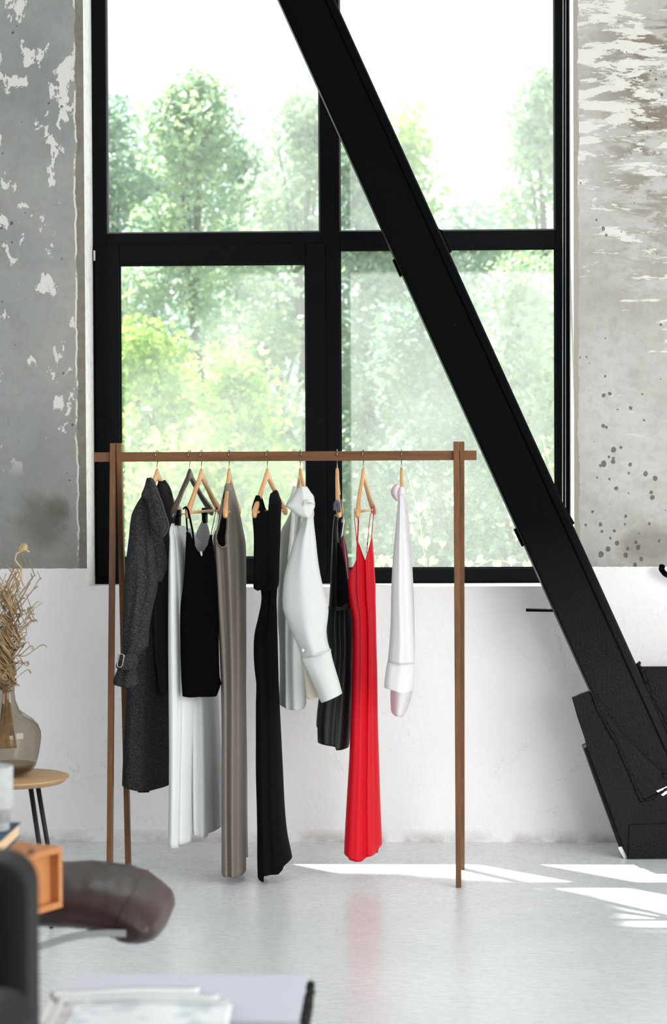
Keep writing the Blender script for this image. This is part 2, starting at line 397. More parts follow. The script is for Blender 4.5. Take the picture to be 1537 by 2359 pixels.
# ------------------------------------------------------------------ steel brace
YBM = 7.87
def slab(poly, Y, th, m=None):
    m = m or MB(); return m.prism([P(x, y, Y) for x, y in poly], Vector((0, th, 0)))
br = empty('steel_brace_beam', (P(1480, 1900, 7.95).x, 7.95, 0))
tag(br, 'large black painted steel beam leaning diagonally across the window', 'beam')
def ex(x0, y0, s, y): return x0 + (y - y0) * s
L = lambda y: ex(642, 0, .4515, y)
Rr = lambda y: ex(771, 0, .4535, y)
slab([(L(-900), -900), (Rr(-900)-6, -900), (Rr(2020)-6, 2020), (L(2020), 2020)], YBM, .17).build('beam_body', M_STEEL, br, bevel=.008, seg=3)
slab([(Rr(-900)-22, -900), (Rr(-900)-1, -900), (Rr(1990)-1, 1990), (Rr(1990)-22, 1990)], YBM-.010, .15).build('flange', M_STEEL, br, bevel=.006, seg=3)
slab([(Rr(-900)-9, -900), (Rr(-900)+1, -900), (Rr(1990)+1, 1990), (Rr(1990)-9, 1990)], YBM+.02, .15).build('flange', M_STEEL, br, bevel=.004, seg=2)
slab([(1318, 1607), (1340, 1597), (1364, 1589), (1440, 1700), (1537, 1790), (1620, 1830), (1640, 1966), (1446, 1979), (1440, 1960), (1352, 1720), (1347, 1700), (1330, 1650)], YBM-.02, .018).build('gusset_plate', M_STEEL, br, bevel=.002)
slab([(1345, 1724), (1353, 1720), (1368, 1722), (1447, 1978), (1438, 1977), (1427, 1950), (1372, 1800)], YBM-.005, .10).build('gusset_plate', M_STEEL, br, bevel=.002)
slab([(1470, 1533), (1480, 1536), (1700, 1535), (1700, 1900), (1600, 1940), (1540, 1700), (1500, 1640)], YBM+.06, .02).build('gusset_plate', M_STEEL, br, bevel=.002)
slab([(1450, 1900), (1700, 1890), (1700, 1974), (1447, 1979)], YBM-.024, .02).build('base_flange', M_STEEL, br, bevel=.002)
m = MB(); random.seed(9)
def weld(pts, Y, r, m):
    out = []
    for a, b in zip(pts, pts[1:]):
        n = int(math.hypot(b[0]-a[0], b[1]-a[1]) / 4) + 1
        for i in range(n):
            t = i / n; out.append(P(a[0] + (b[0]-a[0])*t + random.uniform(-1.2, 1.2), a[1] + (b[1]-a[1])*t, Y + random.uniform(-.001, .001)))
    m.tube(out, [r * random.uniform(.6, 1.4) for _ in out], 7)
weld([(1363, 1592), (1380, 1640), (1420, 1710), (1450, 1780), (1478, 1845), (1500, 1840), (1545, 1812)], YBM-.022, .006, m)
m.build('weld_bead', M_STEEL, br, smooth=True)
m = MB(); weld([(1468, 1528), (1480, 1550), (1500, 1610), (1540, 1690)], YBM+.04, .010, m); m.build('weld_bead', M_STEEL, br, smooth=True)
c = P(1531, 1789, YBM-.024)
m = MB(); m.lathe([(.0, 0), (.006, 0), (.0105, .003), (.0105, .010)], (0, 0, 0), 20)
m.v = [Vector((p.x, p.z, p.y)) + c for p in m.v]; m.build('bolt', plain('bolt_black', (6, 6, 7), .6, .2), br, smooth=True)
slab([(904, 598), (913, 594), (930, 632), (921, 637)], YBM+.05, .05).build('lug', M_STEEL, br, bevel=.002)
slab([(1184, 1220), (1193, 1216), (1212, 1254), (1203, 1260)], YBM+.05, .05).build('lug', M_STEEL, br, bevel=.002)
slab([(1006, 524), (1022, 532), (1042, 578), (1034, 583), (1020, 565)], YBM+.09, .05).build('lug', M_STEEL, br, bevel=.003)
slab([(1283, 1145), (1296, 1156), (1325, 1206), (1313, 1212), (1295, 1185)], YBM+.09, .05).build('lug', M_STEEL, br, bevel=.003)
wp = plain('bare_white_chip', (228, 228, 230), .7)
slab([(1424, 1952), (1433, 1950), (1446, 1976), (1438, 1978)], YBM-.0065, .004).build('paint_chip', wp, br)
slab([(1512, 1822), (1522, 1818), (1540, 1810), (1540, 1826), (1528, 1834), (1520, 1829)], YBM-.0225, .004).build('paint_chip', wp, br)
a, b = P(1212, 1405, 8.1), P(1300, 1406, 8.1)
MB().tube([a, b, b + Vector((0, -.12, 0))], .0065, 12).build('steel_rod', M_STEEL, br, smooth=True)
pts = [P(1526, 1303, 8.16), P(1524, 1312, 8.15), P(1532, 1322, 8.15), P(1560, 1336, 8.15), P(1640, 1350, 8.16)]
dense = []
for a, b in zip(pts, pts[1:]): dense += [a.lerp(b, t/14) for t in range(14)]
tag(MB().tube(dense, [.009 + .0022*(i % 2) for i in range(len(dense))], 12).build('cable_conduit', M_STEEL, smooth=False), 'black corrugated cable conduit on the wall at the right edge', 'conduit')

# ------------------------------------------------------------------ outside
M_GROUND = plain('garden_ground', (120, 130, 95), .9, .1, var=.3, bscale=3)
struct(MB().box((-40, 8.5, -.25), (40, 60, -.12)).build('ground', M_GROUND))
def leafmat(name, a, b, c):
    k = NT(name); g = k.n('ShaderNodeNewGeometry'); r = g.outputs['Random Per Island']
    col = k.mix(k.ramp(r, 0, .6), lin(a), lin(b)); col = k.mix(k.ramp(r, .75, 1.0), col, lin(c))
    k.l(col, k.b.inputs['Base Color']); k.b.inputs['Roughness'].default_value = .25; k.b.inputs['Specular IOR Level'].default_value = .8
    t = k.n('ShaderNodeBsdfTranslucent'); k.l(col, t.inputs[0]); mx = k.n('ShaderNodeMixShader'); mx.inputs[0].default_value = .5
    k.l(k.b.outputs[0], mx.inputs[1]); k.l(t.outputs[0], mx.inputs[2]); k.l(mx.outputs[0], k.out.inputs[0]); return k.m
LM = [leafmat('leaf_green', (146, 172, 148), (180, 200, 168), (218, 228, 162)), leafmat('leaf_blue_green', (138, 166, 152), (168, 190, 172), (204, 218, 174)),
      leafmat('leaf_yellow_green', (142, 178, 92), (182, 208, 104), (216, 228, 124)),
      leafmat('leaf_shade_green', (92, 124, 108), (130, 158, 136), (184, 204, 148))]
M_BARK = plain('bark', (92, 84, 74), .9, .1, var=.2, bscale=30)
def leaf(vs, fs, c, s):
    n = len(vs); q = Euler((random.uniform(-1.1, 1.1), random.uniform(-1.1, 1.1), random.uniform(0, 6.28))).to_matrix()
    for p in ((-.5, 0, 0), (-.15, .33, .05), (.5, 0, -.06), (-.15, -.33, .05)):
        vs.append(c + q @ (Vector(p) * s))
    fs.append((n, n+1, n+2)); fs.append((n, n+2, n+3))
def tree(label, cx, cy, top, rx, mat, count, seed, base=.2, gaps=.0):
    random.seed(seed); vs = []; fs = []
    clumps = []
    for i in range(34):
        z = base + (top - base) * random.random() ** .85
        t = (z - base) / (top - base); rr = rx * 1.12 * (1 - t ** 2.0 * .86)
        a = random.uniform(0, 6.28); q = rr * math.sqrt(random.random())
        clumps.append((Vector((cx + math.cos(a)*q, cy + math.sin(a)*q*.8, z)), random.uniform(.22, .42) * (1 - .35*t)))
    clumps.append((Vector((cx, cy, top - .12)), .17)); clumps.append((Vector((cx+.06, cy, top-.4)), .26))
    for i in range(int(count*1.7)):
        c, r = random.choice(clumps)
        d = Vector((random.gauss(0, 1), random.gauss(0, 1), random.gauss(0, 1))).normalized() * r * random.random() ** .4
        leaf(vs, fs, c + d, random.uniform(.030, .075))
    root = empty('leafy_tree', (cx, cy, -.12)); tag(root, label, 'tree', 'trees behind the window')
    MB().add(vs, fs).build('foliage', mat, root)
    m = MB(); m.tube([(cx, cy, -.13), (cx+.05, cy, top*.4), (cx-.03, cy, top*.8)], [.06, .045, .015], 8)
    for c, r in clumps[:14]:
        m.tube([(cx, cy, max(.3, c.z*.6)), (cx*.4+c.x*.6, cy*.4+c.y*.6, c.z*.9), c], [.02, .012, .005], 5)
    m.build('trunk', M_BARK, root, smooth=True); return root
def txy(px, Y): return P(px, 1000, Y).x
def tz(py, px, Y): return P(px, py, Y).z
TR = [ # label, px, topy, depth, radius, mat, n, seed
 ('pale tree at the left edge of the window, lower crown', 262, 262, 14.2, .52, 1, 5200, 1),
 ('tall tree behind the upper left pane with the twin leafy tip', 448, 205, 13.6, .75, 0, 8200, 2),
 ('narrow tree between the tall one and the mullion', 575, 330, 15.2, .6, 1, 6000, 3),
 ('tree whose tip rises just left of the beam by the mullion', 695, 205, 14.4, .62, 0, 7000, 4),
 ('tree showing between mullion and beam', 840, 340, 13.9, .55, 1, 6000, 5),
 ('tree rising right of the beam with a yellow tip', 938, 288, 14.8, .5, 2, 5600, 6),
 ('low round tree filling the gap right of the beam', 1060, 478, 13.8, .6, 1, 6500, 7),
 ('tallest tree at the right edge of the window', 1262, 165, 14.0, .72, 0, 8500, 8),
 ('light green bush low behind the left sash', 330, 740, 12.4, .5, 2, 5000, 9),
 ('bright bush behind the rail below the sash centre', 520, 860, 11.9, .5, 2, 4600, 10),
 ('dark bush behind the lower right pane', 1000, 700, 12.6, .62, 3, 5600, 11),
 ('pale bush beyond the lower right pane corner', 1190, 640, 12.9, .55, 0, 5200, 12),
 ('dense hazy tree further back on the left', 360, 370, 17.0, 1.25, 1, 8000, 13),
 ('dense hazy tree further back in the middle', 640, 385, 17.4, 1.25, 1, 8000, 14),
 ('dense hazy tree further back on the right', 1110, 510, 17.2, 1.25, 1, 8000, 15),
 ('far tree at the left, beyond the frame edge', 60, 330, 16.5, 1.1, 0, 7000, 16),
 ('far tree at the right, beyond the beam foot', 1420, 330, 16.5, 1.1, 0, 7000, 17)]
for lb, px, py, Y, rx, mi, n, sd in TR:
    tree(lb, txy(px, Y), Y, tz(py, px, Y), rx, LM[mi], n, sd)
# an added crown, out of view, placed to shade the upper panes
def added_shade_tree():
    random.seed(77); vs = []; fs = []; c0 = Vector((-3.98, 10.9, 8.15))
    for i in range(8000):
        d = Vector((random.gauss(0, 1), random.gauss(0, 1), random.gauss(0, 1))).normalized() * random.random() ** .35
        leaf(vs, fs, c0 + Vector((d.x*.85, d.y*.5, d.z*.72)), random.uniform(.09, .16))
    root = empty('leafy_tree', (-4.6, 10.9, -.12)); tag(root, 'added tree out of view that shades the upper panes', 'tree', 'trees behind the window')
    MB().add(vs, fs).build('foliage', LM[0], root)
    MB().tube([(-4.6, 10.9, -.13), (-4.6, 10.9, 4.5), (-4.1, 10.9, 8.3)], [.14, .11, .05], 10).build('trunk', M_BARK, root, smooth=True)
added_shade_tree()
# vines against the glass, outside
M_VINE = leafmat('vine_leaf', (200, 220, 120), (222, 232, 150), (232, 238, 180))
def vine(label, stems, leaves, Y):
    root = empty('climbing_vine', (P(stems[0][0][0], stems[0][0][1], Y).x, Y, P(stems[0][0][0], stems[0][0][1], Y).z)); tag(root, label, 'vine', 'vines outside the window')
    if True:
        a = P(stems[0][0][0], stems[0][0][1], Y); MB().tube([a, Vector((a.x+.02, Y, .4)), Vector((a.x, Y, -.12))], .002, 6).build('stem', M_VINE, root, smooth=True)
    for st in stems:
        pts = [P(x, y, Y + random.uniform(-.01, .01)) for x, y in st]
        MB().tube(pts, .0016, 6).build('stem', M_VINE, root, smooth=True)
    for (x, y, s, a) in leaves:
        c = P(x, y, Y - .01); q = Euler((R(75), 0, R(random.uniform(-30, 30)))).to_matrix() @ Euler((0, 0, a)).to_matrix()
        out = [(0, -.1), (.28, -.35), (.52, -.1), (.45, .25), (.18, .5), (0, .85), (-.18, .5), (-.45, .25), (-.52, -.1), (-.28, -.35)]
        s /= 700.0
        pts = [c + q @ Vector((u*s, v*s, .12*s*(u*u - .2))) for u, v in out]
        MB().add([c + q @ Vector((0, .15*s, -.05*s))] + pts, [(0, i+1, (i+1) % 10 + 1) for i in range(10)]).build('leaf', M_VINE, root, smooth=True)
random.seed(5)
vine('pale vine with heart leaves climbing behind the satin blouse', [[(985, 1315), (975, 1260), (968, 1200), (950, 1130), (940, 1090)], [(968, 1200), (985, 1165), (975, 1150)]],
     [(968, 1165, 30, 2.8), (978, 1245, 34, 3.3), (950, 1190, 20, 2.2), (945, 1220, 22, 4), (955, 1110, 14, 1), (1000, 1290, 26, 2.5), (972, 1290, 24, 3.6), (1020, 1250, 20, 3)], 8.7)
vine('small green sprig outside by the right frame, above the beam', [[(1290, 1180), (1276, 1100), (1262, 1050), (1250, 1010)], [(1262, 1050), (1252, 1048)]],
     [(1252, 1010, 14, 1), (1262, 1040, 16, 2), (1248, 1052, 14, 4), (1270, 1070, 16, 3), (1276, 1110, 16, 2.6), (1266, 1012, 12, 5)], 8.75)
vine('pale creeper low outside behind the red dress', [[(880, 1312), (890, 1290), (905, 1278)], [(1080, 1315), (1130, 1290), (1200, 1296)]],
     [(885, 1286, 30, 3), (905, 1296, 26, 2.6), (868, 1298, 26, 3.8), (1080, 1296, 24, 3), (1110, 1288, 26, 2), (1145, 1298, 28, 3.4), (1180, 1290, 24, 2.8), (1215, 1298, 26, 3.2), (1050, 1302, 22, 3)], 8.72)

# ------------------------------------------------------------------ garment rack
YR = 7.5
M_OAK = wood('walnut_stained_oak', (122, 80, 44), (82, 51, 27), 2)
M_OAKX = wood('walnut_stained_oak_rail', (122, 80, 44), (82, 51, 27), 0)
rk = empty('garment_rack', (P(658, 1050, YR).x, YR, 0)); tag(rk, 'freestanding wooden clothes rack with crossed legs in front of the window', 'clothes rack')
zr1 = P(660, 1040, YR).z; zr0 = P(660, 1062, YR).z
MB().box((P(218, 1050, YR).x, YR-.011, zr0), (P(1098, 1050, YR).x, YR+.011, zr1)).build('rail', M_OAKX, rk, bevel=.0015)
for pxa, pxb in ((254, 268), (1045, 1058)):
    xa = P(pxa, 1050, YR-.01).x; xb = P(pxb, 1050, YR-.01).x; th = .0178; zt = P(660, 1019, YR).z
    for x0, yb in ((xa, 7.337), (xb, 7.664)):
        dv = Vector((0, yb - YR, -zt)); m = MB(); hd = .019
        o = Vector((x0, YR-hd, zt))
        vs = [o, o+Vector((th, 0, 0)), o+Vector((th, 2*hd, 0)), o+Vector((0, 2*hd, 0))]
        vs += [p + dv for p in vs]
        m.add(vs, [(0,1,2,3),(7,6,5,4),(0,4,5,1),(1,5,6,2),(2,6,7,3),(3,7,4,0)]).build('leg', M_OAK, rk, bevel=.002)

# ------------------------------------------------------------------ hangers
M_HL = wood('light_beech_hanger', (226, 176, 120), (205, 150, 96), 0, 20, .35, .5)
M_HD = wood('dark_walnut_hanger', (74, 58, 54), (50, 40, 38), 0, 20, .35, .5)
M_WIRE = plain('hook_wire', (150, 145, 140), .2, .5, 1.0)
def hanger_parts(root, mat, bar, clips):
    m = MB(); N = 44; seg = 12; vs = []
    W = .205
    for i in range(N+1):
        t = -1 + 2*i/N; s = abs(t)
        peak = .012 * (1 - min(1, s/.12)**2) if s < .12 else 0
        ztop = -.064 - .150 * (s ** 1.04) + (.016 * max(0, s-.55)/.45) + peak*.6 - .002
        h = .034 - .010*min(1, s/.35) + .008*max(0, (s-.6)/.4)
        if s < .1: h += (.1-s)*.06
        hw = .0058 + .004 * s ** 2
        e = 1.0
        if s > .93: e = math.sqrt(max(.02, 1 - ((s-.93)/.07)**2))
        for k in range(seg):
            a = 2*math.pi*k/seg; ca, sa = math.cos(a), math.sin(a)
            sx = math.copysign(abs(ca) ** .7, ca) * hw * e; sz = math.copysign(abs(sa) ** .7, sa) * h/2 * e
            vs.append((t*W, sx - .010*s*s, ztop - h/2 + sz))
    fs = [(i*seg+k, i*seg+(k+1) % seg, (i+1)*seg+(k+1) % seg, (i+1)*seg+k) for i in range(N) for k in range(seg)]
    fs += [tuple(range(seg)), tuple(N*seg+k for k in range(seg-1, -1, -1))]
    m.add(vs, fs)
    root_l = []
    def put(mbb, name, mt, sm=True):
        me = bpy.data.meshes.new(name); me.from_pydata([p for p in mbb.v], [], mbb.f)
        bm = bmesh.new(); bm.from_mesh(me); bmesh.ops.recalc_face_normals(bm, faces=bm.faces); bm.to_mesh(me); bm.free()
        me.materials.append(mt)
        for p in me.polygons: p.use_smooth = sm
        o = bpy.data.objects.new(name, me); COL.objects.link(o); o.parent = root; return o
    put(m, 'shoulder', mat)
    hk = MB(); pts = []
    for i in range(15):
        a = R(200 - i * 16.5); pts.append((math.cos(a)*.0165, 0, math.sin(a)*.0165 - .0145))
    pts = pts[:]; last = pts[-1]
    pts += [(last[0]*.6, 0, last[2]-.010), (0, 0, -.044), (0, 0, -.062), (0, 0, -.072)]
    hk.tube(pts, .0015, 8); put(hk, 'hook', M_WIRE)
    if bar:
        b = MB(); b.tube([(-.19, -.009, -.205), (.19, -.009, -.205)], .0045, 10); put(b, 'trouser_bar', mat)
    if clips:
        b = MB(); b.tube([(-.18, -.009, -.212), (.18, -.009, -.212)], .0014, 8); put(b, 'wire_bar', M_WIRE)
        for x in (-.15, .12):
            c = MB(); c.box((x-.011, -.018, -.248), (x+.011, -.004, -.196)).box((x-.009, -.022, -.218), (x+.009, -.002, -.214)); put(c, 'clip', M_FRAME, False)
def copy_tree(o, parent=None):
    c = o.copy(); COL.objects.link(c)
    if parent: c.parent = parent
    for ch in list(o.children): copy_tree(ch, c)
    return c
first = empty('clothes_hanger', (0, 0, 0)); hanger_parts(first, M_HL, True, False)
dark = empty('clothes_hanger', (0, 0, 0)); hanger_parts(dark, M_HD, False, True)
HG = [(362, 14, first, 'light wooden hanger carrying the grey tweed coat'), (437, 14, dark, 'dark brown wooden hanger with clips holding the white trousers'),
      (464, 11, 0, 'light wooden hanger carrying the black camisole'), (528, 2, 0, 'light wooden hanger carrying the taupe dress, seen edge on'),
      (616, 12, 0, 'light wooden hanger carrying the long black knit dress'), (692, -11, 0, 'light wooden hanger inside the collar of the white shirt'),
      (777, -1, 0, 'light wooden hanger carrying the black satin dress, seen edge on'), (837, 7, 0, 'light wooden hanger carrying the red slip dress'),
      (925, 1, 0, 'light wooden hanger inside the white satin blouse, furthest right')]
for px, phi, src, lb in HG:
    h = src if src else copy_tree(first)
    h.location = (P(px, 1050, YR).x, YR, zr1 + .0033); h.rotation_euler = (0, 0, R(90 - phi))
    tag(h, lb, 'hanger', 'hangers on the rail')

# ------------------------------------------------------------------ cloth
def resample(poly, n):
    """n+1 points along a polyline by arc length, corners kept near"""
    ds = [0]
    for a, b in zip(poly, poly[1:]): ds.append(ds[-1] + math.hypot(b[0]-a[0], b[1]-a[1]))
    out = []
    for i in range(n+1):
        d = ds[-1]*i/n; j = max(0, min(len(poly)-2, next((k for k in range(len(ds)-1) if ds[k+1] >= d - 1e-9), len(poly)-2)))
        t = (d - ds[j]) / max(1e-9, ds[j+1]-ds[j]); out.append((poly[j][0] + (poly[j+1][0]-poly[j][0])*t, poly[j][1] + (poly[j+1][1]-poly[j][1])*t))
    return out
def smooth_rows(rows):
    """catmull-like densified rows"""
    out = []
    for i in range(len(rows)-1):
        p0 = rows[max(0, i-1)]; p1 = rows[i]; p2 = rows[i+1]; p3 = rows[min(len(rows)-1, i+2)]
        for s in range(6):
            t = s/6
            y = p1[0] + (p2[0]-p1[0])*t; r = [y]
            for k in (1, 2):
                m1 = (p2[k]-p0[k]) / max(1, p2[0]-p0[0]) * (p2[0]-p1[0]); m2 = (p3[k]-p1[k]) / max(1, p3[0]-p1[0]) * (p2[0]-p1[0])
                h = (2*t**3-3*t**2+1)*p1[k] + (t**3-2*t**2+t)*m1 + (-2*t**3+3*t**2)*p2[k] + (t**3-t**2)*m2
                r.append(h)
            out.append(tuple(r))
    out.append(tuple(rows[-1])); return out
def foldfun(folds, seed, nrand, amp):
    rnd = random.Random(seed); fl = [(a, b, wd*1.6, am*.36, 0.) for a, b, wd, am in folds]
    for i in range(nrand):
        u = (i + rnd.uniform(.15, .85)) / nrand
        fl.append((u + rnd.uniform(-.06, .06), u, rnd.uniform(.35, .75)/nrand, amp * .42 * rnd.choice((-1, 1)) * rnd.uniform(.4, 1.2), rnd.uniform(0, .45)))
    def f(u, v):
        s = 0
        for a, b, wd, am, v0 in fl:
            g = 1.0 if v0 == 0 else max(0, min(1, (v - v0) / max(.05, 1-v0)*1.4 + .25*(v > v0)))
            c = a + (b-a)*v + .012*math.sin(v*7 + a*20)
            s += am * g * math.exp(-((u-c)/wd)**2)
        return s
    return f
def shell(name, mat, parent, rows, Y, top, bottom, depth=.08, shear=0., folds=(), nr=0, amp=.006, seed=1, nu=56, nv=70, back=True, back_top=None, th=.0016, backdrop=0.):
    """a piece of clothing: camera-side panel and (if back) rear panel, joined along both side edges"""
    rows = smooth_rows(rows)
    ff = foldfun(folds, seed, nr, amp); fb = foldfun((), seed+50, max(3, nr), amp)
    bot = resample(bottom, nu)
    m = MB()
    def panel(tp, sgn, f, dy):
        tps = resample(tp, nu); vs = []
        for j in range(nv+1):
            v = j/nv
            for i in range(nu+1):
                xt, yt = tps[i]; xb, yb = bot[i]; yb += dy * math.sin(math.pi*i/nu)
                y = yt + (yb-yt)*v
                def uu(x, yy):
                    l, r = interp(rows, yy); return (x-l)/max(.5, r-l)
                ut = max(0, min(1, uu(xt, yt))); ub = max(0, min(1, uu(xb, yb)))
                w_ = min(1, v*1.6); w_ = w_*w_*(3-2*w_); u = ut + (ub-ut)*w_
                if i == 0: u = 0
                if i == nu: u = 1
                l, r = interp(rows, y)
                if v == 0: px = xt
                elif v == 1: px = xb
                else: px = l + (r-l)*u
                s = (1 - abs(2*u-1)**2.2) ** .5 if 0 < u < 1 else 0
                e = min(1, s*1.4)
                d = depth * (.55 + .45*v) / 2
                off = sgn*d*s + f(u, v)*e * (1 if sgn < 0 else .6)
                p = P(px, y, Y + shear*(u-.5)); p = p + Vector((0, off, 0)); vs.append(p)
        W = nu+1
        m.add(vs, [(j*W+i, j*W+i+1, (j+1)*W+i+1, (j+1)*W+i) for j in range(nv) for i in range(nu)])
    panel(top, -1, ff, 0)
    if back: panel(back_top or top, 1, fb, backdrop)
    return m.build(name, mat, parent, smooth=True, weld=1e-5, solid=th)
def sheet(name, mat, parent, rows, Y, bulge=.015, folds=(), nr=0, amp=.003, seed=1, shear=0., nu=26, nv=30, th=.0022):
    t = [(rows[0][1], rows[0][0]), (rows[0][2], rows[0][0])]; b = [(rows[-1][1], rows[-1][0]), (rows[-1][2], rows[-1][0])]
    return shell(name, mat, parent, rows, Y, t, b, bulge*2, shear, folds, nr, amp, seed, nu, nv, False, th=th)
def strip(name, mat, parent, pts, Y, r=.0025, flat=.35, shear=0, seg=8):
    q = []
    for a, b in zip(pts, pts[1:]):
        for t in range(6): q.append((a[0]+(b[0]-a[0])*t/6, a[1]+(b[1]-a[1])*t/6, (a[2]+(b[2]-a[2])*t/6) if len(a) > 2 else 0))
    q.append(tuple(pts[-1]) + ((0,) if len(pts[-1]) < 3 else ()))
    return MB().tube([P(x, y, Y + dy) for x, y, dy in q], r, seg, flat=flat).build(name, mat, parent, smooth=True)
def garment(name, px, label, cat):
    o = empty(name, (P(px, 1050, YR).x, YR, P(px, 1100, YR).z)); tag(o, label, cat, 'clothes on the rack'); return o

C_TWEED = cloth('charcoal_tweed', (34, 35, 37), .95, .1, mott=(92, 92, 92), weave=500, wstr=.4)
C_LIN = cloth('black_coat_lining', (9, 9, 11), .6, .3)
C_WHITE = cloth('white_cotton', (238, 241, 241), .85, .15, .30)
C_SHIRT = cloth('off_white_poplin', (226, 230, 227), .8, .15, .28, (225, 222, 214))
C_SATW = cloth('white_satin', (242, 241, 243), .45, .35, .45, wstr=.03)
C_BLK = cloth('matte_black_jersey', (5, 5, 7), .95, .05)
C_KNIT = cloth('black_knit', (7, 8, 10), .9, .12, weave=300, wstr=.3)
C_BSAT = cloth('black_satin', (10, 11, 14), .5, .25, wstr=.03)
C_MAR = cloth('maroon_lining', (96, 12, 34), .3, .5, .15, wstr=.03)
C_TAUPE = cloth('taupe_satin', (126, 117, 109), .55, .3, .06, wstr=.05)
C_PINK = cloth('taupe_red_bounce', (196, 172, 166), .6, .3, .2)  # pink bounce from the red dress put into the colour of the far panel
C_RED = cloth('scarlet_satin', (226, 16, 40), .5, .3, .28, (240, 30, 45), wstr=.05)
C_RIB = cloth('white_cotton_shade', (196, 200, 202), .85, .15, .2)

# 1. grey tweed coat
g = garment('tweed_coat', 362, 'long charcoal tweed coat with wide collar and buckled cuff, first on the left', 'coat')
shell('body', C_TWEED, g, [(1140, 328, 384), (1180, 310, 402), (1220, 306, 412), (1300, 302, 402), (1400, 298, 395), (1500, 296, 392), (1600, 292, 392), (1700, 286, 392), (1800, 282, 392), (1830, 281, 392)],
      7.54, [(330, 1140), (345, 1150), (352, 1200), (368, 1330), (380, 1180), (390, 1140)], [(282, 1806), (320, 1812), (350, 1813), (391, 1806)], .20, .10,
      folds=[(.5, .45, .05, -.02), (.72, .75, .08, .03), (.25, .2, .1, -.02)], nr=2, amp=.01, seed=3, back_top=[(330, 1140), (350, 1160), (370, 1170), (390, 1140)])
sheet('lining', C_LIN, g, [(1108, 366, 382), (1125, 360, 392), (1150, 368, 398), (1185, 372, 408), (1230, 372, 414), (1300, 362, 400), (1400, 350, 392), (1500, 352, 392), (1600, 366, 391)], 7.50, .02, nr=3, amp=.006, seed=5)
sheet('lining', C_LIN, g, [(1800, 314, 390), (1812, 316, 380), (1818, 317, 346), (1825, 318, 344)], 7.55, .01)
sheet('back_collar', C_TWEED, g, [(1106, 377, 380), (1118, 378, 389), (1135, 380, 396), (1160, 383, 401), (1185, 386, 409), (1215, 388, 417), (1250, 390, 418)], 7.58, .02, seed=8)
sheet('lapel', C_TWEED, g, [(1190, 344, 350), (1225, 344, 370), (1250, 344, 378), (1280, 346, 386), (1300, 350, 389), (1340, 352, 372)], 7.34, .012, folds=[(.3, .4, .1, -.008)], seed=6)
shell('sleeve', C_TWEED, g, [(1143, 327, 342), (1160, 316, 344), (1180, 306, 347), (1200, 301, 348), (1240, 297, 352), (1290, 291, 357), (1330, 287, 362), (1355, 285, 362), (1400, 284, 352), (1450, 283, 343), (1485, 283, 341), (1500, 284, 330), (1512, 286, 316)],
      7.26, [(327, 1143), (342, 1150)], [(286, 1512), (316, 1512)], .10, 0, folds=[(.35, .6, .08, -.018), (.75, .55, .07, .02), (.85, .9, .08, -.02), (.55, .2, .06, .012)], nr=1, amp=.004, seed=4)
sheet('collar', C_TWEED, g, [(1101, 341, 347), (1106, 338, 353), (1115, 336, 357), (1125, 333, 362), (1143, 327, 368), (1150, 337, 371), (1165, 342, 376), (1180, 345, 380), (1200, 347, 387), (1212, 351, 389), (1225, 358, 385), (1233, 364, 380), (1238, 371, 375)],
      7.21, .028, folds=[(.75, .8, .14, -.012), (.3, .3, .1, .01)], seed=7, th=.005)
C_EDGE = cloth('tweed_edge_stitching', (96, 96, 96), .9, .1)
strip('collar_edge', C_EDGE, g, [(347, 1102), (353, 1110), (361, 1128), (368, 1144), (371, 1152)], 7.19, .0009, 1)
strip('collar_edge', C_EDGE, g, [(371, 1152), (376, 1165), (380, 1181), (387, 1200), (389, 1212), (385, 1226), (376, 1237)], 7.19, .0009, 1)
strip('collar_edge', C_LIN, g, [(328, 1144), (336, 1151), (341, 1166), (344, 1190), (350, 1213), (358, 1227), (372, 1238)], 7.205, .0022, 1)  # dark strip stands in for the shadow along the collar's lower left edge
cf = shell('cuff', C_TWEED, g, [(1536, 274, 310), (1545, 270, 313), (1560, 264, 317), (1572, 261, 321), (1578, 264, 319), (1582, 268, 312)], 7.25, [(274, 1536), (310, 1536)], [(266, 1576), (285, 1581), (300, 1581), (319, 1574)], .09, 0,
      folds=[(.42, .3, .10, .02), (.65, .7, .12, -.012)], seed=2, nv=30)
sheet('lining', C_LIN, g, [(1575, 268, 316), (1583, 285, 312), (1590, 292, 306)], 7.27, .012)
sheet('cuff_strap', C_TWEED, g, [(1507, 275, 312), (1515, 273, 317), (1525, 271, 318), (1535, 268, 316), (1541, 272, 311)], 7.20, .022, shear=.01, folds=[(.8, .8, .08, .012)], th=.004)
q = [(276, 1507), (283, 1507), (286, 1510), (282, 1533), (278, 1537), (271, 1536), (270, 1531), (275, 1509), (277, 1507)]
strip('buckle', plain('buckle_metal', (205, 205, 205), .25, .5, 1.0), g, q, 7.175, .0013, 1.0)

